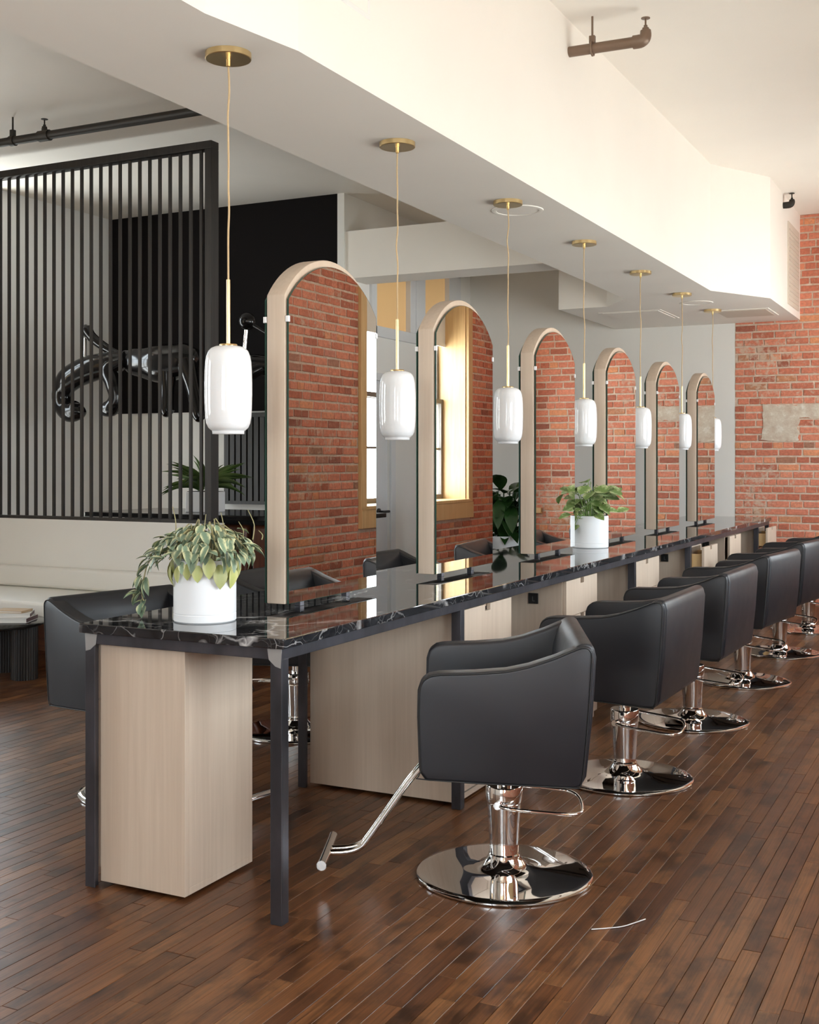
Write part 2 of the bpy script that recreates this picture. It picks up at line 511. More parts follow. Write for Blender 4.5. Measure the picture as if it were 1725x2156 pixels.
for bx, by, bl in near:
    o = bpy.data.objects.new('floor_board', ume); C.objects.link(o)
    o.parent = fl; o.location = (bx, by, rf.uniform(-0.0006, 0)); o.scale = (BW, bl, 1)
mb = MB()
for bx, by, bl in rest:
    z = rf.uniform(-0.0006, 0)
    a0, a1, b0, b1 = bx + 0.0007, bx + BW - 0.0007, by + 0.0006, by + bl - 0.0006
    mb.add([(a0, b0, -0.006), (a1, b0, -0.006), (a1, b1, -0.006), (a0, b1, -0.006), (a0, b0, z), (a1, b0, z), (a1, b1, z), (a0, b1, z)],
           [(0, 1, 5, 4), (1, 2, 6, 5), (2, 3, 7, 6), (3, 0, 4, 7), (4, 5, 6, 7)], rf.random() * 0.999 + 0.0005)
me = mb.mesh('floor_boards'); me.materials.append(M['floor'])
o = bpy.data.objects.new('floor_boards', me); C.objects.link(o); o.parent = fl; o['kind'] = 'stuff'

# ------------------------------------------------------------------ walls, ceiling
def struct(name, mb, m, label, **k):
    return tag(obj(name, mb, m, **k), label, None, kind='structure')
struct('ceiling', MB().box(LX - 0.4, WX + 0.4, BY - 0.3, FY + 0.2, CEIL, CEIL + 0.15), 'ceil', 'warm white painted ceiling')
mb = MB(); prev = BY - 0.2
for a, b in LWIN_ADDED:
    d = 0.4 if b < 6 else 0.12
    mb.box(LX - (0.4 if a < 6 else 0.12), LX, prev, a, 0, CEIL); z0, z1 = (WZ0, WZ1) if b < 6 else (0.30, 3.75)
    mb.box(LX - d, LX, a, b, 0, z0); mb.box(LX - d, LX, a, b, z1, CEIL); prev = b
mb.box(LX - 0.12, LX, prev, FY + 0.15, 0, CEIL)
struct('wall_left', mb, 'wall', 'white painted wall at far left')
# far wall: painted part, brick backing
wf = struct('wall_far', MB().box(LX - 0.1, -2.335, FY, FY + 0.15, 0, CEIL), 'wall', 'far wall, white painted on the left and exposed brick on the right')
obj('mortar_bed', MB().box(-2.335, WX + 0.4, FY + 0.0, FY + 0.15, 0, CEIL), 'mortar', wf)
CH = 0.0721
def brick_units(rnd, u0, u1, gaps=None, z0=0.0, z1=CEIL):
    """(u, z, length, height) of bricks in running courses; gaps(z) gives blocked u intervals"""
    out = []
    row = 0; z = z0
    while z < z1 - 0.02:
        hgt = min(CH, z1 - z)
        header = (row % 6 == 3)
        L = 0.104 if header else 0.208
        spans = [(u0, u1)]
        if gaps:
            for g0, g1 in gaps(z + hgt / 2):
                ns = []
                for a, b in spans:
                    if g1 <= a or g0 >= b: ns.append((a, b))
                    else:
                        if g0 > a: ns.append((a, g0))
                        if g1 < b: ns.append((g1, b))
                spans = ns
        for a, b in spans:
            u = a - (L * 0.5 if row % 2 else 0) - rnd.random() * 0.03
            while u < b:
                l = L * rnd.uniform(0.92, 1.08)
                if not header and rnd.random() < 0.12: l *= 0.55
                s, t = max(u, a), min(u + l, b)
                if t - s > 0.03: out.append((s, z, t - s, hgt))
                u += l
        z += CH; row += 1
    return out
def brick_mesh(rnd):
    """unit brick: u 0..1, v 0..1, face at depth 1 with ragged chamfer"""
    j = lambda k: rnd.uniform(-k, k)
    b = [(0.04, 0.125), (0.5, 0.11), (0.96, 0.125), (0.968, 0.5), (0.96, 0.875), (0.5, 0.89), (0.04, 0.875), (0.032, 0.5)]
    outer = [(x + j(0.008), y + j(0.04)) for x, y in b]
    inner = [(0.5 + (x - 0.5) * 0.95, 0.5 + (y - 0.5) * 0.86) for x, y in outer]
    vs = [(x, 0, y) for x, y in outer] + [(x, -0.65, y) for x, y in outer] + [(x, -1 + j(0.1), y) for x, y in inner]
    fs = []
    for i in range(8):
        k = (i + 1) % 8
        fs += [(i, k, 8 + k, 8 + i), (8 + i, 8 + k, 16 + k, 16 + i)]
    fs.append(tuple(range(16, 24)))
    return vs, fs
rb = random.Random(11)
variants = [brick_mesh(rb) for _ in range(6)]
vmesh = []
for vs, fs in variants:
    q = MB().add(vs, fs).mesh('brick')
    bm = bmesh.new(); bm.from_mesh(q); bmesh.ops.recalc_face_normals(bm, faces=bm.faces)
    if sum(f.normal.y for f in bm.faces if len(f.verts) == 8) > 0: bmesh.ops.reverse_faces(bm, faces=bm.faces)
    bm.to_mesh(q); bm.free()
    q.materials.append(M['brick']); vmesh.append(q)
# far wall bricks
PATCH = [(-2.075, 1.60), (-2.06, 1.80), (-2.07, 1.95), (-1.98, 1.955), (-1.86, 1.93), (-1.70, 1.945), (-1.45, 1.95), (-1.2, 1.94), (-1.2, 1.83), (-1.45, 1.815), (-1.715, 1.82), (-1.735, 1.70), (-1.725, 1.60), (-1.9, 1.585)]
fb = brick_units(rb, -2.335, WX)
def fscore(b):
    p = seen(b[0] + b[2] / 2, FY, b[1] + b[3] / 2)
    if p is None or p[0] > 1750: return 1e6 + b[0]
    beam = b[1] > SOF and b[0] + b[2] / 2 < -1.72
    hid = b[1] < 0.80 and b[0] + b[2] / 2 < -1.9
    return (5e5 if (beam or hid) else 0) + abs(b[1] - 1.5) * 0.1 + b[0] * 0.05
fb.sort(key=fscore)
for u, z, l, h in fb[:300]:
    o = bpy.data.objects.new('brick', rb.choice(vmesh)); C.objects.link(o); o.parent = wf
    o.location = (u, FY, z); o.scale = (l, rb.uniform(0.0035, 0.0075), h)
mb = MB()
for u, z, l, h in fb[300:]:
    vs, fs = rb.choice(variants); d = rb.uniform(0.0035, 0.0075)
    mb.add([(u + a * l, FY + b * d, z + c * h) for a, b, c in vs], fs, rb.random() * 0.998 + 0.001)
o = obj('bricks', mb, 'brick', wf); o['kind'] = 'stuff'
# remains of plaster on the brick
jag = []
for k in range(len(PATCH)):
    (a0, b0), (a1, b1) = PATCH[k], PATCH[(k + 1) % len(PATCH)]
    n_ = max(1, int(math.hypot(a1 - a0, b1 - b0) / 0.03))
    for q in range(n_):
        jag.append((a0 + (a1 - a0) * q / n_ + rb.uniform(-0.012, 0.012), b0 + (b1 - b0) * q / n_ + rb.uniform(-0.010, 0.010)))
mb = MB().prism(jag, 'y', FY - 0.010, FY - 0.001)
o = obj('plaster_patch', mb, 'plaster', wf)
# wooden block let into the far brick wall
pb = obj('wall_ledge', MB().box(-0.16, 0.06, FY - 0.06, FY - 0.018, 0.84, 0.90), 'pine', bev=0.004)
tag(pb, 'small amber wooden ledge fixed to the far brick wall', 'ledge')

# window wall
wr = thing('wall_right', 'exposed brick wall with deep window openings', None, kind='structure')
mb = MB()
ys = sorted(WIN)
prev = BY - 0.2
for a, b in ys:
    mb.box(WX, WX + 0.40, prev, a, 0, CEIL); mb.box(WX, WX + 0.40, a, b, 0, WZ0); mb.box(WX, WX + 0.40, a, b, WZ1, CEIL)
    prev = b
mb.box(WX, WX + 0.40, prev, FY + 0.15, 0, CEIL)
obj('mortar_bed', mb, 'mortar', wr)
def rgaps(z):
    return [(a - 0.09, b + 0.09) for a, b in WIN] if WZ0 - 0.18 < z < WZ1 + 0.1 else []
mb = MB()
for u, z, l, h in brick_units(rb, BY, FY - 0.02, rgaps):
    vs, fs = rb.choice(variants); d = rb.uniform(0.0035, 0.0075)
    mb.add([(WX + b * d, u + a * l, z + c * h) for a, b, c in vs], [f[::-1] for f in fs], rb.random() * 0.998 + 0.001)
o = obj('bricks', mb, 'brick', wr); o['kind'] = 'stuff'

# wall behind the camera
mb = MB(); prev = LX - 0.1
for a, b in sorted(BWIN):
    mb.box(prev, a, BY - 0.4, BY, 0, CEIL); mb.box(a, b, BY - 0.4, BY, 0, WZ0); mb.box(a, b, BY - 0.4, BY, WZ1, CEIL); prev = b
mb.box(prev, WX + 0.2, BY - 0.4, BY, 0, CEIL)
struct('wall_back', mb, 'wall', 'white wall with windows behind the viewer')

def make_window(name, w, blind=0.7):
    """local: opening centred on y, sill level WZ0, inner wall face x = 0, outside +x"""
    h0, h1 = WZ0, WZ1; a = w / 2
    t = thing(name, 'wood cased double hung window in the brick wall', None, kind='structure')
    obj('casing', MB().box(-0.035, 0.0, -a - 0.09, -a + 0.012, h0 - 0.02, h1 + 0.09), 'pine', t, bev=0.004)
    obj('casing', MB().box(-0.035, 0.0, a - 0.012, a + 0.09, h0 - 0.02, h1 + 0.09), 'pine', t, bev=0.004)
    obj('head_casing', MB().box(-0.035, 0.0, -a, a, h1 - 0.012, h1 + 0.09), 'pine', t, bev=0.004)
    obj('apron', MB().box(-0.045, 0.0, -a - 0.09, a + 0.09, h0 - 0.18, h0 - 0.02), 'pine', t, bev=0.004)
    obj('sill', MB().box(-0.05, 0.36, -a, a, h0 - 0.02, h0 + 0.01), 'pine', t, bev=0.004)
    for s in (-1, 1):
        obj('jamb', MB().box(0.0, 0.36, min(s * a, s * (a - 0.025)), max(s * a, s * (a - 0.025)), h0, h1), 'pine', t)
    obj('jamb_head', MB().box(0.0, 0.36, -a, a, h1 - 0.025, h1), 'pine', t)
    obj('mullion', MB().box(0.20, 0.36, -0.05, 0.05, h0, h1), 'pine', t, bev=0.004)
    zm = h0 + 0.98
    for s in (-1, 1):
        y0, y1 = (0.05, a - 0.025) if s > 0 else (-a + 0.025, -0.05)
        for up in (0, 1):
            xs = 0.30 if up else 0.25
            z0, z1 = (zm, h1 - 0.025) if up else (h0 + 0.01, zm + 0.05)
            f = MB(); th = 0.045
            f.box(xs, xs + 0.04, y0, y0 + th, z0, z1); f.box(xs, xs + 0.04, y1 - th, y1, z0, z1)
            f.box(xs, xs + 0.04, y0 + th, y1 - th, z0, z0 + th); f.box(xs, xs + 0.04, y0 + th, y1 - th, z1 - th, z1)
            f.box(xs + 0.01, xs + 0.03, y0 + th, y1 - th, (z0 + z1) / 2 - 0.01, (z0 + z1) / 2 + 0.01)
            sh = obj('sash', f, 'sash', t)
            obj('pane', MB().box(xs + 0.018, xs + 0.022, y0 + th, y1 - th, z0 + th, z1 - th), 'glass', sh)
        if blind:
            obj('roller_blind', MB().box(0.225, 0.232, y0, y1, h1 - blind, h1 - 0.03).box(0.22, 0.237, y0, y1, h1 - blind - 0.03, h1 - blind), 'shade', t)
    return t
w1 = make_window('window_1', 2.2)
w1.location = (WX, sum(WIN[0]) / 2, 0)
w2 = make_window('window_2', 2.2, 0.98)  # blinds of these unseen windows are lowered to cut light on the beam side
w2.location = (WX, sum(WIN[1]) / 2, 0)
for i, (a, b) in enumerate(WIN[2:], 1):
    c = copy_tree(w2); c.name = f'window_{i + 2}'; c.location = (WX, (a + b) / 2, 0)
bw = make_window('window_5', 1.8, 0.0)
bw.location = ((BWIN[0][0] + BWIN[0][1]) / 2, BY, 0); bw.rotation_euler = (0, 0, R(-90))
for i, (a, b) in enumerate(LWIN_ADDED):  # added windows, out of view, to brighten the left side and reception wall
    c = copy_tree(bw); c.name = f'window_{i + 8}'; c.location = (LX, (a + b) / 2, 0); c.rotation_euler = (0, 0, PI)
    c.scale = (1 if b < 6 else 0.28, (b - a) / 1.8, 1)
    if b > 6: c.scale.z = 1.5; c.location.z = -1.2
    c['label'] = ('added wood cased window in the white left wall, unseen, for side light', 'tall narrow added window in the left wall, unseen, lighting behind the slat screen')[b > 6]
def portal(loc, rot, sx, sy):
    l = bpy.data.lights.new('window_portal', 'AREA'); l.shape = 'RECTANGLE'; l.size = sx; l.size_y = sy
    l.cycles.is_portal = True
    o = bpy.data.objects.new('window_portal', l); C.objects.link(o); o.location = loc; o.rotation_euler = rot
for a, b in WIN:
    portal((WX + 0.38, (a + b) / 2, (WZ0 + WZ1) / 2), (0, R(90), 0), WZ1 - WZ0, b - a)
for a, b in LWIN_ADDED:
    portal((LX - (0.38 if b < 6 else 0.13), (a + b) / 2, (WZ0 + WZ1) / 2), (0, R(-90), 0), (WZ1 - WZ0) * (1 if b < 6 else 1.5), b - a)
for a, b in BWIN:
    portal(((a + b) / 2, BY - 0.38, (WZ0 + WZ1) / 2), (R(90), 0, 0), b - a, WZ1 - WZ0)

# dropped beam over the counter
outline = [(-2.16, BY), (-2.165, 2.95), (-2.085, 3.36), (-2.062, 9.57), (-1.71, 10.24), (-1.715, FY), (-3.55, FY), (-3.55, 10.16), (-3.10, 10.16), (-2.81, 9.72), (-2.81, BY)]
beam = struct('ceiling_beam', MB().prism(outline, 'z', SOF, CEIL), 'ceil', 'long white dropped beam above the salon counter')
struct('ceiling_duct', MB().box(-5.2, -2.8, 9.17, 9.56, 3.02, 3.44), 'ceil', 'white boxed duct crossing to the beam at the back left')
# beam fittings
g = thing('wall_grille', 'small white louvred vent on the near end of the beam side', 'vent')
obj('frame', MB().box(-2.108, -2.082, 3.42, 3.86, 3.03, 3.05).box(-2.108, -2.082, 3.42, 3.86, 3.21, 3.23).box(-2.108, -2.082, 3.42, 3.44, 3.05, 3.21).box(-2.108, -2.082, 3.84, 3.86, 3.05, 3.21), 'wall', g, bev=0.002)
for i in range(6):
    obj('louvre', MB().box(-2.100, -2.085, 3.44, 3.84, 3.062 + i * 0.026, 3.070 + i * 0.026), 'grille', g)
g = thing('return_grille', 'tall beige return air grille on the beam beside the brick wall', 'vent')
obj('frame', MB().box(-1.725, -1.700, 11.16, 11.80, 2.83, 3.58), 'grille', g, bev=0.003)
for i in range(17):
    obj('louvre', MB().box(-1.701, -1.694, 11.20, 11.76, 2.87 + i * 0.04, 2.88 + i * 0.04), 'grille', g)
g = thing('access_panel', 'beige access panel set in the beam underside near the brick wall', 'panel')
obj('frame', MB().box(-2.33, -1.83, 10.86, 11.42, SOF - 0.006, SOF + 0.01), 'ceil', g, bev=0.002)
obj('door', MB().box(-2.30, -1.86, 10.89, 11.39, SOF - 0.009, SOF), 'grille', g)
g = thing('ceiling_hatch', 'flush white hatch in the beam underside beside the white wall', 'panel')
obj('frame', MB().box(-3.30, -2.72, 10.55, 11.25, SOF - 0.004, SOF + 0.01), 'ceil', g, bev=0.002)
obj('door', MB().box(-3.27, -2.75, 10.58, 11.22, SOF - 0.008, SOF), 'ceil', g, bev=0.002)
for (sx, sy), lb in (((-2.343, 6.03), 'flush round white ceiling speaker beside the third pendant from the near end'), ((-2.33, 10.25), 'small round white ceiling speaker near the far brick wall')):
    g = thing('ceiling_speaker', lb, 'speaker', (sx, sy, SOF), group='ceiling speakers in the beam')
    obj('rim', MB().lathe([(0.115, 0.0), (0.115, -0.004), (0.125, -0.007), (0.14, -0.004), (0.142, 0.0)], 48), 'ceil', g, 40)
    obj('mesh_cover', MB().lathe([(0.0, -0.004), (0.08, -0.004), (0.114, -0.002), (0.114, 0.0)], 48), 'ceil', g, 40)

# sprinkler pipework (passes through the beam)
def sprinkler_head(mb, x, y, z, up=True):
    mb.lathe([(0.014, 0), (0.018, 0.004), (0.018, 0.016), (0.010, 0.02), (0.010, 0.03), (0.005, 0.032), (0.005, 0.062), (0.004, 0.064), (0.024, 0.066), (0.024, 0.069), (0.0, 0.07)], 14, (x, y, z))
p = thing('sprinkler_pipe', 'brown sprinkler pipe stub under the bright right ceiling', 'pipe')
obj('pipe', MB().tube([(-2.12, 6.11, 3.610), (-1.69, 6.11, 3.606)], 0.028, 16), 'pipe', p, 40)
obj('elbow', MB().tube([(-1.72, 6.11, 3.606), (-1.685, 6.11, 3.606), (-1.664, 6.11, 3.614), (-1.655, 6.11, 3.632), (-1.655, 6.11, 3.658)], [0.036, 0.036, 0.033, 0.031, 0.028], 14, 3), 'pipe', p, 40)
m_ = MB(); sprinkler_head(m_, -1.655, 6.11, 3.655)
obj('sprinkler_head', m_, 'pipe', p, 40)
obj('hanger', MB().tube([(-1.945, 6.11, CEIL), (-1.945, 6.11, 3.655)], 0.006, 8).box(-1.96, -1.93, 6.098, 6.122, 3.635, 3.675).tube([(-1.945, 6.145, 3.608), (-1.945, 6.134, 3.636), (-1.945, 6.11, 3.645), (-1.945, 6.086, 3.636), (-1.945, 6.075, 3.608), (-1.945, 6.086, 3.58), (-1.945, 6.11, 3.571), (-1.945, 6.134, 3.58)], 0.006, 8, 0, True), 'pipe', p, 40)
p = thing('sprinkler_pipe', 'long black sprinkler pipe above the slat screen', 'pipe')
obj('pipe', MB().tube([(LX, 6.11, 3.615), (-2.79, 6.11, 3.615)], 0.029, 16), 'dark_pipe', p, 40)
m_ = MB().tube([(-5.865, 6.11, 3.615), (-5.775, 6.11, 3.615)], 0.038, 14).tube([(-5.82, 6.11, 3.62), (-5.82, 6.11, 3.665)], 0.02, 10); sprinkler_head(m_, -5.82, 6.11, 3.66)
obj('tee_fitting', m_, 'dark_pipe', p, 40)
obj('hanger', MB().tube([(-6.11, 6.11, CEIL), (-6.11, 6.11, 3.64)], 0.006, 8).tube([(-6.13, 6.11, 3.615), (-6.09, 6.11, 3.615)], 0.036, 14).box(-6.125, -6.095, 6.095, 6.125, 3.64, 3.69), 'dark_pipe', p, 40)
p = thing('sprinkler_pipe', 'short dark sprinkler elbow high beside the far brick wall', 'pipe')
obj('elbow', MB().tube([(-1.72, 10.92, 3.675), (-1.665, 10.92, 3.675), (-1.645, 10.92, 3.683), (-1.637, 10.92, 3.70), (-1.637, 10.92, 3.72)], [0.028, 0.03, 0.03, 0.027, 0.022], 12, 3), 'dark_pipe', p, 40)
m_ = MB(); sprinkler_head(m_, -1.637, 10.92, 3.705)
obj('sprinkler_head', m_, 'dark_pipe', p, 40)

# ------------------------------------------------------------------ back left rooms
bwll = struct('wall_black', MB().box(LX, -5.27, 9.15, 9.30, 1.86, CEIL), 'black_wall', 'matt black upper wall at the back left')
struct('wall_under_black', MB().box(LX, -5.27, 9.16, 9.30, 0, 1.86), 'wall', 'white lower wall beneath the black wall')
dw = struct('wall_door_side', MB().box(-5.27, -5.2, 9.15, 9.22, 0, CEIL).box(-5.34, -5.2, 10.02, FY, 0, 2.60).box(-5.34, -5.2, 9.22, 10.02, 2.15, 2.60).box(-5.34, -5.2, 9.22, 9.66, 2.60, CEIL).box(-5.34, -5.2, 11.62, FY, 2.60, CEIL).box(-5.34, -5.2, 9.66, 11.62, 3.40, CEIL), 'wall', 'white side wall with door and transom at the back')
d1 = thing('door_1', 'pale grey panelled door with black lever', None, kind='structure')
obj('slab', MB().box(-5.26, -5.22, 9.22, 10.02, 0.01, 2.15), 'door', d1, bev=0.003)
for z0, z1 in ((0.2, 0.85), (1.05, 1.98)):
    obj('panel', MB().box(-5.222, -5.214, 9.34, 9.90, z0, z1), 'door', d1, bev=0.005)
cz = MB().box(-5.2, -5.175, 9.15, 9.22, 0, 2.22).box(-5.2, -5.175, 10.02, 10.11, 0, 2.22).box(-5.2, -5.175, 9.22, 10.02, 2.15, 2.22)
obj('casing', cz, 'door', d1, bev=0.004)
h = obj('handle', MB().tube([(-5.22, 9.83, 0.92), (-5.205, 9.83, 0.92)], 0.032, 20).tube([(-5.215, 9.83, 0.92), (-5.165, 9.83, 0.92)], 0.012, 12).tube([(-5.17, 9.825, 0.92), (-5.165, 9.95, 0.92)], 0.012, 12), 'black_plastic', d1, 40)
tw = thing('window_7', 'transom window with two amber panes high on the side wall', None, kind='structure')
f = MB()
f.box(-5.23, -5.17, 9.64, 11.64, 2.56, 2.66).box(-5.23, -5.17, 9.64, 11.64, 3.35, 3.43).box(-5.23, -5.17, 9.62, 9.72, 2.56, 3.43).box(-5.23, -5.17, 11.34, 11.64, 2.56, 3.43)
f.box(-5.23, -5.17, 10.42, 10.76, 2.66, 3.35)
obj('frame', f, 'door', tw, bev=0.006)
obj('mullion_trim', MB().box(-5.175, -5.155, 10.53, 10.65, 2.66, 3.35), 'door', tw, bev=0.006)
obj('pane', MB().box(-5.24, -5.225, 9.72, 10.42, 2.66, 3.35), 'amber', tw)
obj('pane', MB().box(-5.24, -5.225, 10.76, 11.34, 2.66, 3.35), 'amber', tw)

# half wall, slat screen
struct('wall_half', MB().box(LX, -4.95, 6.83, 6.98, 0, 0.955), 'wall', 'low white half wall under the black slat screen')
sc = thing('slat_screen', 'tall black timber slat screen standing on the white half wall', 'screen')
obj('bottom_rail', MB().box(LX, -4.95, 6.83, 6.90, 0.955, 0.978), 'slat', sc)
obj('top_rail', MB().box(LX, -4.95, 6.82, 6.91, 3.60, 3.655), 'slat', sc, bev=0.003)
obj('end_post', MB().box(-5.006, -4.95, 6.82, 6.91, 0.978, 3.60), 'slat', sc, bev=0.003)
sl = MB().box(-0.011, 0.011, -0.008, 0.008, 0.978, 3.602).mesh('slat'); sl.materials.append(M['slat'])
xs = -5.068
while xs > LX + 0.03:
    o = bpy.data.objects.new('slat', sl); C.objects.link(o); o.parent = sc; o.location = (xs, 6.865, 0)
    xs -= 0.0917
ss = thing('louvre_screen', 'narrow black slat panel on the white wall behind the reception desk', 'screen')
obj('bottom_rail', MB().box(-6.45, -5.24, 9.04, 9.159, 1.00, 1.03), 'slat', ss)
obj('top_rail', MB().box(-6.45, -5.24, 9.04, 9.159, 1.80, 1.84), 'slat', ss)
s2 = MB().box(-0.024, 0.024, 9.05, 9.08, 1.03, 1.80).mesh('slat'); s2.materials.append(M['slat'])
xs = -6.40
while xs < -5.27:
    o = bpy.data.objects.new('slat', s2); C.objects.link(o); o.parent = ss; o.location = (xs, 0, 0); xs += 0.066

# upholstered bench
b = thing('bench', 'long white upholstered bench against the half wall', 'bench')
obj('seat_cushion', MB().box(LX, -4.97, 6.05, 6.825, 0.31, 0.44), 'bench', b, 40, 0.025, 4)
obj('back_cushion', MB().box(LX, -4.97, 6.74, 6.825, 0.44, 0.60), 'bench', b, 40, 0.03, 4)
obj('plinth', MB().box(LX, -5.0, 6.60, 6.82, 0.0, 0.31), 'orange_wood', b)

# coffee table and books
t = thing('coffee_table', 'low round dark table on fluted black cylinder legs', 'table')
obj('tabletop', MB().lathe([(0.0, 0.345), (0.39, 0.345), (0.40, 0.35), (0.40, 0.36), (0.39, 0.365), (0.0, 0.365)], 64, (-5.86, 5.60, 0)), 'black_gloss', t, 40)
def fluted(cx, cy, r):
    pts = []
    n = 28
    for k in range(n * 4):
        a = 2 * PI * k / (n * 4); q = r * (1 - 0.07 * (1 if k % 4 in (0,) else 0.3 if k % 4 in (1, 3) else 0))
        pts.append((cx + q * math.cos(a), cy + q * math.sin(a)))
    return MB().prism(pts, 'z', 0.0, 0.345)
for cx_, cy_ in ((-5.60, 5.70), (-5.92, 5.86), (-6.00, 5.45)):
    obj('leg', fluted(cx_, cy_, 0.085), 'slat', t)
bks = [(-5.73, 5.70, 0.365, 0.30, 0.22, 0.030, 0.15, 'paper', 'white hardback book at the bottom of the stack on the coffee table'),
       (-5.72, 5.71, 0.396, 0.26, 0.20, 0.026, 0.35, 'paper', 'white book in the middle of the stack on the coffee table'),
       (-5.71, 5.71, 0.423, 0.20, 0.15, 0.014, 0.0, 'book_tan', 'thin tan book on top of the stack on the coffee table')]
for bx, by, bz, bw_, bd, bh, rz, mm, lb in bks:
    o = thing('book', lb, 'book', (bx, by, bz), rz + 0.3, group='books on the coffee table')
    obj('pages', MB().box(-bw_ / 2 + 0.004, bw_ / 2 - 0.004, -bd / 2 + 0.004, bd / 2 - 0.002, 0.003, bh - 0.003), 'paper', o)
    obj('cover', MB().box(-bw_ / 2, bw_ / 2, -bd / 2, bd / 2, 0, 0.003).box(-bw_ / 2, bw_ / 2, -bd / 2, bd / 2, bh - 0.003, bh), mm, o)
    obj('spine', MB().box(bw_ / 2 - 0.003, bw_ / 2, -bd / 2, bd / 2, 0.003, bh - 0.003), 'book_dark' if mm == 'paper' else mm, o)

# reception desk
t = thing('reception_desk', 'dark walnut reception desk behind the slat screen', 'desk')
obj('desk_top', MB().box(-6.40, -4.20, 7.15, 8.05, 0.965, 1.0), 'black_gloss', t, bev=0.006)
obj('desk_body', MB().box(-6.25, -4.35, 7.45, 7.95, 0.0, 0.965), 'slat', t)
for i in range(3):
    xa = -6.22 + i * 0.62
    obj('front_panel', MB().box(xa, xa + 0.58, 7.36, 7.45, 0.12, 0.92), 'walnut', t, 40, 0.03, 4)

# strappy plant on the desk
def leaf_mesh(name, m, width=0.5, fold=0.12, droop=0.25, n=7, tip=1.0):
    """leaf along +y 0..1, half width follows a leaf outline, folded on the midrib"""
    vs, fs = [], []
    for i in range(n + 1):
        t = i / n
        w = width * math.sin(PI * min(1, t * 0.96 + 0.04)) ** 0.8 * (1 - 0.25 * t)
        if i == n: w = 0.0
        z = -droop * t * t
        vs += [(-w, t, z + fold * w), (0, t, z), (w, t, z + fold * w)]
    for i in range(n):
        a = i * 3
        fs += [(a, a + 1, a + 4, a + 3), (a + 1, a + 2, a + 5, a + 4)]
    me = bpy.data.meshes.new(name); me.from_pydata(vs, [], fs); me.update()
    me.polygons.foreach_set('use_smooth', [True] * len(me.polygons)); me.materials.append(M[m])
    return me
def put_leaf(me, parent, pos, dirv, up, size, wid=1.0, name='leaf'):
    d = Vector(dirv).normalized(); u = Vector(up)
    x_ = d.cross(u)
    if x_.length < 1e-4: x_ = d.orthogonal()
    x_.normalize(); z_ = x_.cross(d)
    m4 = Matrix(((x_.x, d.x, z_.x, pos[0]), (x_.y, d.y, z_.y, pos[1]), (x_.z, d.z, z_.z, pos[2]), (0, 0, 0, 1)))
    o = bpy.data.objects.new(name, me); C.objects.link(o); o.parent = parent
    o.matrix_basis = m4 @ Matrix.Diagonal((size * wid, size, size, 1))
    return o
rp = random.Random(21)
t = thing('potted_plant', 'strappy green plant in a square white pot on the reception desk', 'plant', (-5.535, 7.55, 1.0))
obj('pot', MB().box(-0.11, 0.11, -0.11, 0.11, 0, 0.16), 'pot', t, bev=0.006)
obj('soil', MB().box(-0.10, 0.10, -0.10, 0.10, 0.155, 0.163), 'soil', t)
strap = leaf_mesh('leaf', 'spiky', 0.5, 0.3, 0.5, 9)
for i in range(60):
    a = rp.uniform(0, 2 * PI); el = rp.uniform(0.25, 1.3); L = rp.uniform(0.18, 0.31)
    put_leaf(strap, t, (0.05 * math.cos(a), 0.05 * math.sin(a), 0.16 + rp.uniform(0, 0.06)), (math.cos(a) * math.cos(el), math.sin(a) * math.cos(el), math.sin(el)), (0, 0, 1), L, 0.085)

# black lacquered sculptures hanging behind the screen
t = thing('wall_sculpture', 'glossy black sculpted figure with bent limbs behind the slats', 'sculpture', (0, 8.3, 0))
obj('body', MB().tube([(-6.99, 0.0, 2.32), (-6.95, 0.0, 2.31), (-6.8, 0, 2.27), (-6.55, 0, 2.25), (-6.3, 0, 2.27), (-6.18, 0, 2.28), (-6.15, 0, 2.28)], [0.01, 0.08, 0.13, 0.17, 0.15, 0.09, 0.01], 20, 5), 'black_gloss', t, 60)
obj('limb', MB().tube([(-6.90, -0.05, 2.30), (-7.05, -0.08, 2.26), (-7.25, -0.12, 2.22), (-7.45, -0.15, 2.14), (-7.55, -0.15, 2.02), (-7.54, -0.15, 1.90), (-7.46, -0.15, 1.84), (-7.37, -0.15, 1.86), (-7.33, -0.15, 1.90)], [0.07, 0.11, 0.12, 0.115, 0.09, 0.085, 0.095, 0.09, 0.02], 18, 5), 'black_gloss', t, 60)
obj('limb', MB().tube([(-6.90, -0.1, 2.27), (-7.02, -0.14, 2.20), (-6.96, -0.16, 2.08), (-6.93, -0.16, 1.96), (-6.97, -0.16, 1.87), (-7.04, -0.16, 1.86), (-7.06, -0.16, 1.89)], [0.06, 0.08, 0.07, 0.06, 0.075, 0.07, 0.015], 16, 5), 'black_gloss', t, 60)
obj('limb', MB().tube([(-6.92, -0.02, 2.30), (-7.12, -0.05, 2.40), (-7.26, -0.08, 2.50), (-7.33, -0.08, 2.58), (-7.345, -0.08, 2.62)], [0.05, 0.04, 0.045, 0.055, 0.015], 16, 5), 'black_gloss', t, 60)
obj('limb', MB().tube([(-6.45, -0.05, 2.2), (-6.43, -0.08, 2.0), (-6.42, -0.1, 1.86), (-6.40, -0.1, 1.81), (-6.39, -0.1, 1.80)], [0.09, 0.06, 0.06, 0.055, 0.01], 16, 5), 'black_gloss', t, 60)
obj('limb', MB().tube([(-6.25, -0.05, 2.25), (-6.15, -0.08, 2.0), (-6.09, -0.1, 1.82), (-6.06, -0.1, 1.76), (-6.05, -0.1, 1.75)], [0.09, 0.06, 0.06, 0.05, 0.01], 16, 5), 'black_gloss', t, 60)
obj('rod', MB().tube([(-7.33, -0.10, 2.50), (-7.32, -0.12, 2.22)], 0.014, 12), 'chrome', t, 40)
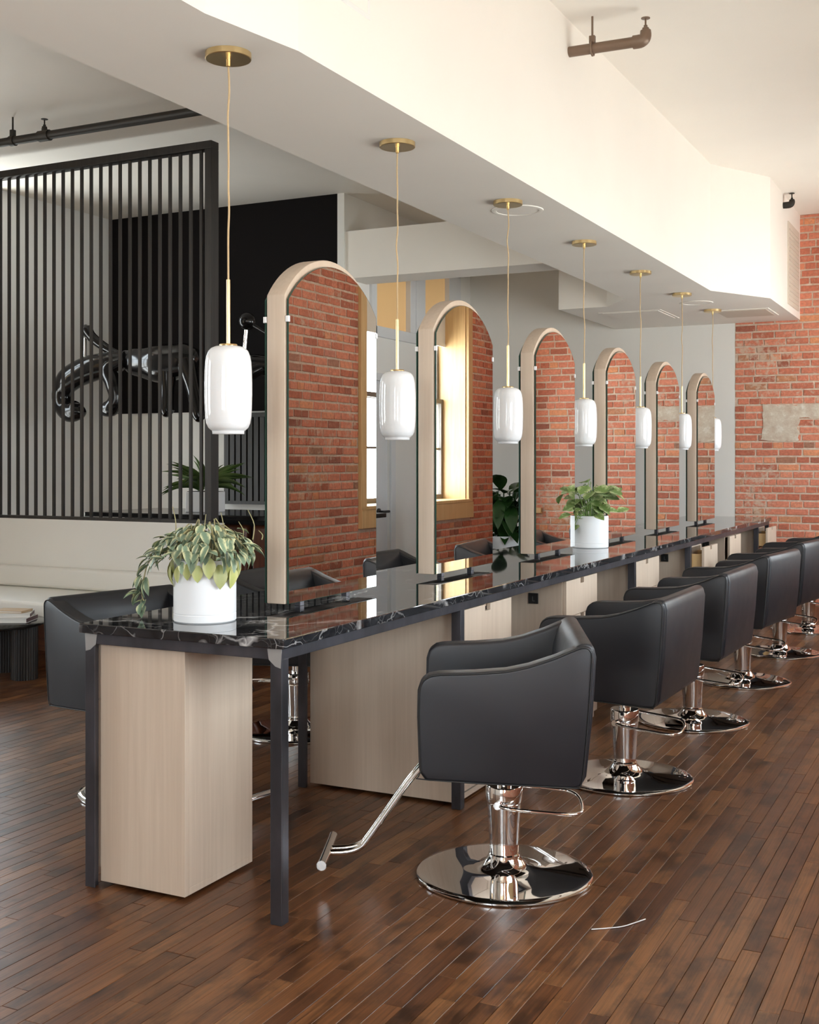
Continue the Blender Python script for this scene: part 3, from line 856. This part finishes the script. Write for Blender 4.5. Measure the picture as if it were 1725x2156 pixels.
t = thing('wall_sculpture', 'glossy black ball on a chrome rod beside the first mirror', 'sculpture', (0, 8.3, 0))
obj('ball', MB().lathe([(0.0, -0.075), (0.03, -0.069), (0.053, -0.053), (0.069, -0.03), (0.075, 0), (0.069, 0.03), (0.053, 0.053), (0.03, 0.069), (0.0, 0.075)], 28, (-5.62, -0.05, 2.565)), 'black_gloss', t, 60)
obj('rod', MB().tube([(-5.63, -0.05, 2.50), (-5.66, -0.05, 2.22)], 0.017, 12), 'chrome', t, 40)
obj('arm', MB().tube([(-5.58, -0.05, 2.545), (-5.52, -0.05, 2.51), (-5.43, -0.05, 2.46)], [0.02, 0.014, 0.012], 12, 3), 'black_gloss', t, 60)
obj('body', MB().tube([(-5.72, -0.02, 2.20), (-5.68, -0.04, 2.22), (-5.55, -0.04, 2.20), (-5.4, 0, 2.18), (-5.35, 0, 2.18)], [0.01, 0.06, 0.09, 0.09, 0.01], 18, 5), 'black_gloss', t, 60)
obj('limb', MB().tube([(-5.42, -0.02, 2.2), (-5.55, -0.12, 2.12), (-5.66, -0.16, 2.05), (-5.69, -0.16, 2.03)], [0.05, 0.06, 0.055, 0.01], 16, 5), 'black_gloss', t, 60)

# tall floor plant at the back
t = thing('potted_plant', 'large dark leafy plant in a tall white planter against the back wall', 'plant', (-3.92, 9.75, 0))
obj('pot', MB().lathe([(0.13, 0.0), (0.17, 0.3), (0.20, 0.70), (0.20, 0.74), (0.19, 0.74), (0.185, 0.69), (0.0, 0.69)], 40), 'pot', t, 40)
dl = leaf_mesh('leaf', 'dark_leaf', 0.30, 0.2, 0.35, 7)
for i in range(90):
    a = rp.uniform(0, 2 * PI); el = rp.uniform(-0.9, 1.0); L = rp.uniform(0.20, 0.32)
    rr = rp.uniform(0.0, 0.22); zz = rp.uniform(0.72, 1.16)
    put_leaf(dl, t, (rr * math.cos(a), rr * math.sin(a), zz), (math.cos(a) * math.cos(el), math.sin(a) * math.cos(el), math.sin(el)), (0, 0, 1), L, 0.85)
mbs = MB()
for i in range(9):
    a = rp.uniform(0, 2 * PI)
    mbs.tube([(0.03 * math.cos(a), 0.03 * math.sin(a), 0.68), (0.09 * math.cos(a), 0.09 * math.sin(a), 0.9), (0.16 * math.cos(a), 0.16 * math.sin(a), 1.12)], 0.007, 6, 3)
obj('stems', mbs, 'dark_leaf', t, 60)

# ------------------------------------------------------------------ counter
CX0, CX1, CY0, CY1, CZ = -2.705, -1.912, 2.995, 11.50, 0.866
ct = obj('countertop', MB().box(CX0, CX1, CY0, CY1, CZ - 0.031, CZ), 'marble', None, None, 0.003, 2)
tag(ct, 'long polished black marble countertop with white veins', 'countertop')
fr = thing('table_frame', 'blackened steel angle frame and legs under the marble counter', 'table frame')
ZT = CZ - 0.031
FX0, FX1, FY0, FY1 = -2.690, -1.927, 3.010, 11.48
obj('rail', MB().box(FX0, FX0 + 0.03, FY0, FY1, ZT - 0.036, ZT), 'steel', fr, bev=0.002)
obj('rail', MB().box(FX1 - 0.03, FX1, FY0, FY1, ZT - 0.036, ZT), 'steel', fr, bev=0.002)
obj('rail', MB().box(FX0 + 0.03, FX1 - 0.03, FY0, FY0 + 0.03, ZT - 0.036, ZT), 'steel', fr, bev=0.002)
obj('rail', MB().box(FX0 + 0.03, FX1 - 0.03, FY1 - 0.03, FY1, ZT - 0.036, ZT), 'steel', fr, bev=0.002)
def angle_leg(xo, yo, sx, sy, name='leg'):
    """L section, outer corner at (xo, yo), arms toward +sx, +sy"""
    a, th = 0.040, 0.006
    def r(u0, u1, v0, v1, mb):
        xa, xb = sorted((xo + sx * u0, xo + sx * u1)); ya, yb = sorted((yo + sy * v0, yo + sy * v1))
        mb.box(xa, xb, ya, yb, 0.0, ZT - 0.034)
    mb = MB(); r(0, a, 0, th, mb); r(0, th, th, a, mb); r(0.008, 0.030, 0.008, 0.030, mb)
    return obj(name, mb, 'steel', fr, bev=0.001)
for i, yl in enumerate((FY0, 4.332, 6.865, 8.295, 10.905)):
    angle_leg(FX0, yl, 1, 1); angle_leg(FX1, yl, -1, 1)
angle_leg(FX0, FY1, 1, -1); angle_leg(FX1, FY1, -1, -1)
for (xw, sgn) in ((FX0, 1), (FX1, -1)):
    xa, xb = sorted((xw - sgn * 0.001, xw + sgn * 0.055))
    pts = [(xw - sgn * 0.0005, ZT - 0.002), (xw + sgn * 0.05, ZT - 0.004), (xw + sgn * 0.045, ZT - 0.036), (xw + sgn * 0.022, ZT - 0.055), (xw + sgn * 0.003, ZT - 0.06)]
    obj('weld', MB().prism(pts if sgn > 0 else pts[::-1], 'y', FY0 - 0.0012, FY0 + 0.002), 'weld', fr)

def cabinet(name, label, x0, x1, y0, y1, side, opened=(0, 0, 0), outlet=None, group='maple drawer cabinets under the counter'):
    t = thing(name, label, 'cabinet', group=group)
    zt = ZT - 0.038
    mb = MB(); th = 0.019
    mb.box(x0, x1, y0, y0 + th, 0.012, zt); mb.box(x0, x1, y1 - th, y1, 0.012, zt)
    mb.box(x0, x1, y0 + th, y1 - th, 0.012, 0.035); mb.box(x0, x1, y0 + th, y1 - th, zt - th, zt)
    xb = x0 if side > 0 else x1 - th
    mb.box(xb, xb + th, y0 + th, y1 - th, 0.035, zt - th)
    obj('carcass', mb, 'maple', t, bev=0.001)
    obj('plinth', MB().box(x0 + 0.05, x1 - 0.05, y0 + 0.04, y1 - 0.04, 0.0, 0.012), 'black_plastic', t)
    xf = x1 if side > 0 else x0
    z = zt - 0.002
    for hgt, op in zip((0.185, 0.185, 0.37), opened):
        za, zb = z - hgt, z - 0.003
        d = 0.018
        f0, f1 = (xf + op + 0.002, xf + op + 0.002 + d) if side > 0 else (xf - op - 0.002 - d, xf - op - 0.002)
        ym = (y0 + y1) / 2; nw = 0.028; nh = 0.028
        pts = [(y0 + 0.006, za), (y1 - 0.006, za), (y1 - 0.006, zb), (ym + nw, zb), (ym + nw, zb - nh), (ym - nw, zb - nh), (ym - nw, zb), (y0 + 0.006, zb)]
        dr = obj('drawer', MB().prism(pts, 'x', f0, f1), 'maple', t, bev=0.001)
        if op > 0.02:
            s0, s1 = sorted((xf - side * 0.02, xf + side * (op + 0.002)))
            q = MB(); q.box(s0, s1, y0 + 0.03, y0 + 0.042, za + 0.02, zb - 0.05); q.box(s0, s1, y1 - 0.042, y1 - 0.03, za + 0.02, zb - 0.05); q.box(s0, s1, y0 + 0.042, y1 - 0.042, za + 0.02, za + 0.03)
            obj('drawer_box', q, 'pine', dr)
        z -= hgt
    if outlet is not None:
        ox, oz = outlet
        ol = obj('outlet', MB().box(ox - 0.026, ox + 0.026, y0 - 0.009, y0, oz - 0.027, oz + 0.027), 'black_plastic', t, bev=0.002)
        obj('socket', MB().box(ox - 0.004, ox - 0.001, y0 - 0.0095, y0 - 0.0088, oz - 0.014, oz + 0.010).box(ox - 0.001, ox + 0.009, y0 - 0.0095, y0 - 0.0088, oz - 0.014, oz - 0.011), 'black_mark', ol)
    return t
cabinet('drawer_cabinet', 'pale maple pedestal at the near end of the counter', -2.655, -2.312, 3.045, 3.425, -1)
cabinet('drawer_cabinet', 'maple cabinet with a full width end panel behind the nearest styling chair', -2.655, -1.962, 4.375, 4.93, 1)
cabinet('drawer_cabinet', 'maple cabinet with black outlet in line with the second chair', -2.315, -1.962, 5.67, 6.19, 1, outlet=(-2.115, 0.70))
cabinet('drawer_cabinet', 'maple cabinet behind a steel leg near the white potted vine', -2.655, -1.962, 6.91, 7.50, 1)
cabinet('drawer_cabinet', 'maple cabinet with an open top drawer past the middle steel leg', -2.315, -1.962, 8.34, 8.79, 1, (0.10, 0, 0), outlet=(-2.12, 0.71))
cabinet('drawer_cabinet', 'maple cabinet with black outlet second from the far end', -2.315, -1.962, 9.62, 10.09, 1, (0.02, 0, 0), outlet=(-2.11, 0.72))
cabinet('drawer_cabinet', 'maple cabinet at the far end with an open drawer before the brick', -2.655, -1.962, 10.95, 11.43, 1, (0.09, 0, 0))

# ------------------------------------------------------------------ arched mirrors
MZ0 = 0.889
def arch(y0, y1, zb, zs, za, n=26):
    w = (y1 - y0) / 2; rise = za - zs; Rr = (w * w + rise * rise) / (2 * rise)
    cy, cz = (y0 + y1) / 2, za - Rr
    a0 = math.atan2(zs - cz, -w); a1 = math.atan2(zs - cz, w)
    pts = [(y0, zb), (y1, zb), (y1, zs)]
    for k in range(1, n): 
        a = a1 + (a0 - a1) * k / n
        pts.append((cy + Rr * math.cos(a), cz + Rr * math.sin(a)))
    pts.append((y0, zs))
    return pts
def make_mirror():
    t = thing('arched_mirror', 'x', 'mirror')
    w = 0.665
    obj('wood_core', MB().prism(arch(0, w, MZ0, 1.992, 2.158), 'x', -0.038, 0.038), 'maple', t, 30, 0.004, 2)
    for s in (1, -1):
        x0, x1 = sorted((s * 0.044, s * 0.050))
        gp = arch(0.006, w + 0.004, MZ0 + 0.001, 1.975, 2.132)
        g = obj('glass_sheet', MB().prism(gp, 'x', x0, x1), 'glass_edge', t, 30)
        xm = s * 0.0503
        me = MB(); pts = arch(0.0075, w + 0.0025, MZ0 + 0.0025, 1.9745, 2.1305)
        me.add([(xm, a, b) for a, b in pts], [tuple(range(len(pts)))])
        m_ = me.mesh('mirror_face')
        obj_ = link('mirror_face', m_, 'mirror', g, recalc=False)
        for yy, zz in ((0.006, 1.905), (w + 0.004, 1.905), (0.006, MZ0 + 0.06), (w + 0.004, MZ0 + 0.06)):
            if zz < 1: 
                continue
            xa, xb = sorted((s * 0.040, s * 0.054))
            obj('clip', MB().box(xa, xb, yy - 0.006, yy + 0.006, zz - 0.011, zz + 0.011), 'clip', t, bev=0.002)
    for yy in (0.16, 0.505):
        obj('standoff', MB().box(-0.012, 0.012, yy - 0.014, yy + 0.014, CZ, MZ0 + 0.001), 'steel', t, bev=0.001)
    return t
ord_ = ['first', 'second', 'third', 'fourth', 'fifth', 'sixth', 'seventh']
mir = make_mirror()
MIRY = (3.565, 4.80, 6.08, 7.40, 8.66, 9.97)
mlab = ['arched double sided mirror nearest the near end of the counter', 'arched mirror second from the near end, reflecting the window', 'arched mirror third from the near end, left of the potted vine', 'arched mirror fourth from the near end, right of the potted vine', 'arched mirror second from the far end of the counter', 'smallest looking arched mirror at the far end of the counter']
for i, y in enumerate(MIRY):
    o = mir if i == 0 else copy_tree(mir)
    o.location = (-2.307, y, 0); tag(o, mlab[i], 'mirror', 'arched mirrors along the counter')

# ------------------------------------------------------------------ pendant lamps
def make_pendant(seed):
    t = thing('pendant_lamp', 'x', 'lamp')
    obj('canopy', MB().lathe([(0.0, SOF - 0.0), (0.077, SOF), (0.077, SOF - 0.019), (0.075, SOF - 0.021), (0.0, SOF - 0.021)], 48), 'brass', t, 40)
    obj('cord_grip', MB().lathe([(0.007, SOF - 0.021), (0.007, SOF - 0.044), (0.005, SOF - 0.046), (0.0, SOF - 0.046)], 16), 'brass', t, 40)
    rr = random.Random(seed)
    pts = [(0, 0, SOF - 0.045)]
    n = 9
    for k in range(1, n):
        pts.append((rr.uniform(-0.0035, 0.0035), rr.uniform(-0.0035, 0.0035), SOF - 0.045 + (2.0 - SOF + 0.045) * k / n))
    pts.append((0, 0, 2.0))
    obj('cord', MB().tube(pts, 0.0034, 8, 6), 'cord', t, 60)
    obj('rod', MB().lathe([(0.0, 2.006), (0.0065, 2.006), (0.0065, 1.79), (0.0, 1.79)], 16), 'brass', t, 40)
    obj('cap', MB().lathe([(0.0, 1.790), (0.029, 1.790), (0.030, 1.788), (0.030, 1.783), (0.0, 1.783)], 32), 'brass', t, 40)
    prof = [(0.0, 1.784), (0.03, 1.784), (0.045, 1.782), (0.058, 1.776), (0.067, 1.766), (0.073, 1.750), (0.0765, 1.73), (0.0785, 1.70), (0.0795, 1.66), (0.0795, 1.62), (0.0785, 1.575), (0.0765, 1.545), (0.073, 1.525), (0.067, 1.511), (0.059, 1.503), (0.0545, 1.500), (0.0535, 1.497), (0.0535, 1.490), (0.0525, 1.489), (0.049, 1.490), (0.049, 1.50), (0.06, 1.51), (0.072, 1.55), (0.073, 1.70), (0.06, 1.77), (0.0, 1.778)]
    obj('shade', MB().lathe(prof, 56), 'opal', t, 60)
    return t
LAMY = (3.275, 4.52, 5.80, 7.08, 8.38, 9.63, 10.79)
for i, y in enumerate(LAMY):
    o = make_pendant(i)
    o.location = (-2.307, y, 0)
    lb = ['white opal glass pendant lamp above the trailing potted plant', 'white opal glass pendant lamp between the first and second mirrors', 'white opal glass pendant lamp between the second and third mirrors', 'white opal glass pendant lamp above the potted vine', 'white opal glass pendant lamp between the fourth and fifth mirrors', 'white opal glass pendant lamp between the fifth and sixth mirrors', 'farthest white opal glass pendant lamp, past the last mirror'][i]
    tag(o, lb, 'lamp', 'pendant lamps over the counter')

# ------------------------------------------------------------------ styling chairs (front toward local -x)
def make_chair():
    t = thing('styling_chair', 'x', 'chair')
    side = [(-0.250, 0.402), (-0.272, 0.432), (-0.278, 0.60), (-0.276, 0.685), (-0.266, 0.715), (-0.242, 0.732), (-0.21, 0.738), (-0.10, 0.742), (0.0, 0.750), (0.07, 0.765), (0.15, 0.792), (0.215, 0.820), (0.245, 0.829), (0.266, 0.818), (0.270, 0.78), (0.258, 0.60), (0.240, 0.41), (0.225, 0.388), (0.19, 0.384)]
    for s in (-1, 1):
        y0, y1 = sorted((s * 0.265, s * 0.34))
        a = obj('arm', MB().prism(side, 'y', y0, y1), 'leather', t, 50, 0.014, 4)
        k = 0.972; ctr = (0.0, 0.60)
        ring = [(ctr[0] + (x - ctr[0]) * k, s * 0.3402, ctr[1] + (z - ctr[1]) * k) for x, z in side]
        obj('piping', MB().tube(ring, 0.0021, 6, 3, True), 'seam', a, 60)
    # backrest: curved slab between and behind the arms
    back = [(0.150, 0.47), (0.165, 0.60), (0.180, 0.74), (0.197, 0.800), (0.220, 0.828), (0.247, 0.836), (0.270, 0.826), (0.279, 0.79), (0.267, 0.60), (0.248, 0.42), (0.232, 0.392), (0.155, 0.392)]
    obj('backrest', MB().prism(back, 'y', -0.328, 0.328), 'leather', t, 50, 0.016, 4)
    obj('seat', MB().box(-0.262, 0.17, -0.266, 0.266, 0.42, 0.50), 'leather', t, 50, 0.03, 4)
    obj('seat_base', MB().box(-0.22, 0.20, -0.25, 0.25, 0.386, 0.42), 'black_plastic', t)
    obj('mount_plate', MB().box(-0.11, 0.11, -0.10, 0.10, 0.372, 0.386), 'black_plastic', t)
    base = [(0.0, 0.0), (0.293, 0.0), (0.297, 0.004), (0.297, 0.009), (0.292, 0.013), (0.27, 0.0155), (0.20, 0.0200), (0.14, 0.0235), (0.105, 0.0275), (0.085, 0.0340), (0.070, 0.0450), (0.060, 0.058), (0.055, 0.066), (0.0, 0.066)]
    obj('base', MB().lathe(base, 72), 'chrome', t, 40)
    post = [(0.0, 0.066), (0.0535, 0.066), (0.0535, 0.074), (0.049, 0.078), (0.050, 0.10), (0.0535, 0.17), (0.0585, 0.245), (0.0605, 0.247), (0.0625, 0.255), (0.0625, 0.302), (0.0600, 0.306), (0.0, 0.306)]
    obj('post', MB().lathe(post, 48), 'chrome', t, 40)
    obj('piston', MB().lathe([(0.0, 0.306), (0.026, 0.306), (0.026, 0.373), (0.0, 0.373)], 24), 'chrome', t, 40)
    lv = MB().tube([(-0.02, -0.066, 0.252), (0.02, -0.085, 0.246), (0.20, -0.085, 0.232), (0.245, -0.07, 0.232), (0.26, -0.035, 0.236), (0.258, 0.035, 0.250), (0.235, 0.072, 0.262), (0.19, 0.082, 0.268), (0.03, 0.080, 0.282), (0.0, 0.066, 0.28)], 0.0062, 10, 5)
    lv.tube([(-0.025, -0.074, 0.252), (-0.02, -0.052, 0.252)], 0.013, 12)
    obj('pump_lever', lv, 'chrome', t, 60)
    fr_ = MB()
    for yy in (-0.022, 0.022):
        fr_.tube([(-0.17, yy, 0.405), (-0.28, yy, 0.365), (-0.45, yy, 0.135), (-0.485, yy, 0.092), (-0.53, yy, 0.074), (-0.60, yy, 0.070)], 0.0105, 12, 4)
    fo = obj('footrest', fr_, 'chrome', t, 60)
    obj('foot_bar', MB().tube([(-0.602, -0.155, 0.070), (-0.602, 0.155, 0.070)], 0.0165, 18), 'chrome', fo, 40)
    return t
ch = make_chair()
right = [(-1.495, 3.725, 23), (-1.475, 5.10, -1), (-1.47, 6.37, -2), (-1.45, 7.66, -7), (-1.42, 8.90, -8), (-1.40, 10.2, -8)]
rl = ['black leather salon chair in front, its footrest toward the near mirror', 'black leather salon chair second in the right hand row', 'black leather salon chair third in the right hand row', 'black leather salon chair fourth in the right hand row', 'black leather salon chair at the right edge of the photo', 'farthest black leather salon chair in the right hand row, mostly hidden']
left = [(-3.22, 4.0, 168), (-3.25, 5.22, 186), (-3.22, 6.45, 178), (-3.25, 7.7, 184)]
ll = ['black leather salon chair left of the near potted plant', 'black leather salon chair across the counter behind the first mirror', 'black leather salon chair across the counter behind the second mirror', 'black leather salon chair across the counter before the dark leafy plant']
for i, (x, y, a) in enumerate(right + left):
    o = ch if i == 0 else copy_tree(ch)
    o.location = (x, y, 0.0); o.rotation_euler = (0, 0, R(a))
    tag(o, (rl + ll)[i], 'chair', 'right row salon chairs' if i < len(right) else 'left row salon chairs')

# ------------------------------------------------------------------ plants on the counter
def round_pot(t, r, h):
    obj('pot', MB().lathe([(0.0, 0.0), (r - 0.004, 0.0), (r, 0.004), (r, 0.026), (r - 0.0015, 0.0275), (r - 0.0015, 0.0285), (r, 0.030), (r, h - 0.003), (r - 0.003, h), (r - 0.007, h - 0.002), (r - 0.008, h - 0.03), (0.0, h - 0.03)], 64), 'pot', t, 40)
    obj('soil', MB().lathe([(0.0, h - 0.022), (r - 0.0085, h - 0.024), (r - 0.0085, h - 0.029), (0.0, h - 0.029)], 32), 'soil', t)
t = thing('potted_plant', 'bushy trailing variegated plant in a white round pot at the near counter end', 'plant', (-2.377, 3.24, CZ))
round_pot(t, 0.104, 0.205)
lv_ = [leaf_mesh('leaf', 'pep', 0.42, 0.25, d, 6) for d in (0.15, 0.35, 0.6)]
ly = [leaf_mesh('leaf', 'pep_y', 0.40, 0.2, d, 6) for d in (0.1, 0.3)]
stems = MB()
nodes = []
for i in range(34):
    a = 2 * PI * i / 34 + rp.uniform(-0.1, 0.1); reach = rp.uniform(0.05, 0.185); top = rp.uniform(0.06, 0.13) * (1.2 - reach * 2.5)
    p0 = Vector((0.05 * math.cos(a), 0.05 * math.sin(a), 0.18)); p1 = Vector((reach * 0.5 * math.cos(a), reach * 0.5 * math.sin(a), 0.205 + top)); p2 = Vector((reach * math.cos(a), reach * math.sin(a), 0.20 + top * 0.7 - max(0, reach - 0.11) * 0.4))
    stems.tube([p0, p1, p2], 0.0022, 5, 4); nodes.append((p1, a, reach)); nodes.append((p2, a, reach)); nodes.append(((p1 + p2) / 2 + Vector((0, 0, 0.012)), a, reach))
lft = Vector((-0.895, -0.445, 0))
tr = [Vector((0, 0, 0.2)) + lft * q + Vector((0, 0, z)) for q, z in ((0.06, 0.0), (0.13, 0.03), (0.185, 0.0), (0.205, -0.06), (0.212, -0.11), (0.205, -0.135))]
stems.tube(tr, 0.0022, 5, 4)
for p_ in tr[2:]:
    nodes += [(p_, math.atan2(lft.y, lft.x), 0.2)] * 2
obj('stems', stems, 'stem', t, 60)
cnt = 0
def pep_leaf(p_, a, el):
    b_ = a + rp.uniform(-0.9, 0.9)
    put_leaf(rp.choice(lv_), t, p_, (math.cos(b_) * math.cos(el), math.sin(b_) * math.cos(el), math.sin(el)), (0.3 * math.cos(a), 0.3 * math.sin(a), 1), rp.uniform(0.038, 0.058), rp.uniform(0.62, 0.9))
for i in range(248):
    u = (i + 0.5) / 248; a = i * 2.39996 + rp.uniform(-0.2, 0.2)
    ph = math.acos(1 - 1.12 * u)                       # dome, a little below its equator
    r_ = 0.155 * math.sin(ph) * rp.uniform(0.82, 1.12); z_ = 0.225 + 0.085 * math.cos(ph) + rp.uniform(-0.012, 0.018)
    pep_leaf((r_ * math.cos(a), r_ * math.sin(a), z_), a, rp.uniform(-1.0, 0.25))
for p_, a, reach in nodes[-8:]:
    for k in range(3):
        q = p_ + Vector((rp.uniform(-0.015, 0.015), rp.uniform(-0.015, 0.015), rp.uniform(-0.02, 0.02)))
        pep_leaf(q, a + rp.uniform(-1, 1), rp.uniform(-1.2, 0.2))
for i in range(22):
    a = 2 * PI * i / 22 + rp.uniform(-0.1, 0.1)
    put_leaf(rp.choice(ly), t, (0.112 * math.cos(a), 0.112 * math.sin(a), 0.205 + rp.uniform(-0.02, 0.015)), (0.18 * math.cos(a), 0.18 * math.sin(a), -1), (math.cos(a), math.sin(a), 0.1), rp.uniform(0.055, 0.085), rp.uniform(0.7, 0.95))
fs_ = MB()
for q, z, s in ((0.10, 0.38, 0.01), (0.0, 0.355, -0.004), (-0.06, 0.36, 0.008), (-0.16, 0.37, 0.02), (-0.125, 0.33, 0.015), (-0.19, 0.30, 0.012)):
    b_ = lft * q
    fs_.tube([(b_.x, b_.y, 0.27), (b_.x + s * 0.3, b_.y, (0.27 + z) / 2), (b_.x - s, b_.y, z)], [0.0022, 0.0018, 0.0012], 5, 4)
obj('flower_spikes', fs_, 'stem', t, 60)

t = thing('potted_plant', 'leafy marbled vine in a white round pot between the mirrors', 'plant', (-2.25, 7.03, CZ))
round_pot(t, 0.110, 0.196)
mon = [leaf_mesh('leaf', 'mon', 0.40, 0.15, d, 7) for d in (0.15, 0.4)]
stems = MB()
for i in range(64):
    a = rp.uniform(0, 2 * PI); reach = rp.uniform(0.02, 0.15) if i < 48 else rp.uniform(0.13, 0.19); z = 0.22 + rp.uniform(0.0, 0.18) * (1.15 - reach * 3) if i < 52 else 0.20 + rp.uniform(-0.08, 0.04)
    if i == 0: a, reach, z = 2.6, 0.03, 0.40
    if i == 1: a, reach, z = 0.3, 0.09, 0.37
    if i == 2: a, reach, z = 3.6, 0.12, 0.36
    q = Vector((reach * math.cos(a), max(-0.15, reach * math.sin(a)), z))
    stems.tube([(0.03 * math.cos(a), 0.03 * math.sin(a), 0.17), (reach * 0.6 * math.cos(a), reach * 0.6 * math.sin(a), max(z, 0.2) * 0.95 + 0.015), q], 0.0022, 5, 3)
    el = rp.uniform(-0.7, 0.5)
    b_ = a + rp.uniform(-0.7, 0.7)
    put_leaf(rp.choice(mon), t, q, (math.cos(b_) * math.cos(el), math.sin(b_) * math.cos(el), math.sin(el)), (rp.uniform(-.3, .3), -0.6, 1), rp.uniform(0.075, 0.118), rp.uniform(0.95, 1.2))
obj('stems', stems, 'mon', t, 60)

# loose thread on the floor
th = obj('thread', MB().tube([(-1.085, 3.40, 0.0022), (-1.05, 3.425, 0.0025), (-1.01, 3.46, 0.0022), (-0.985, 3.50, 0.003), (-0.962, 3.55, 0.0022)], 0.0018, 6, 4), 'thread', None, 60)
tag(th, 'thin white thread lying on the floorboards in front of the chairs', 'thread')
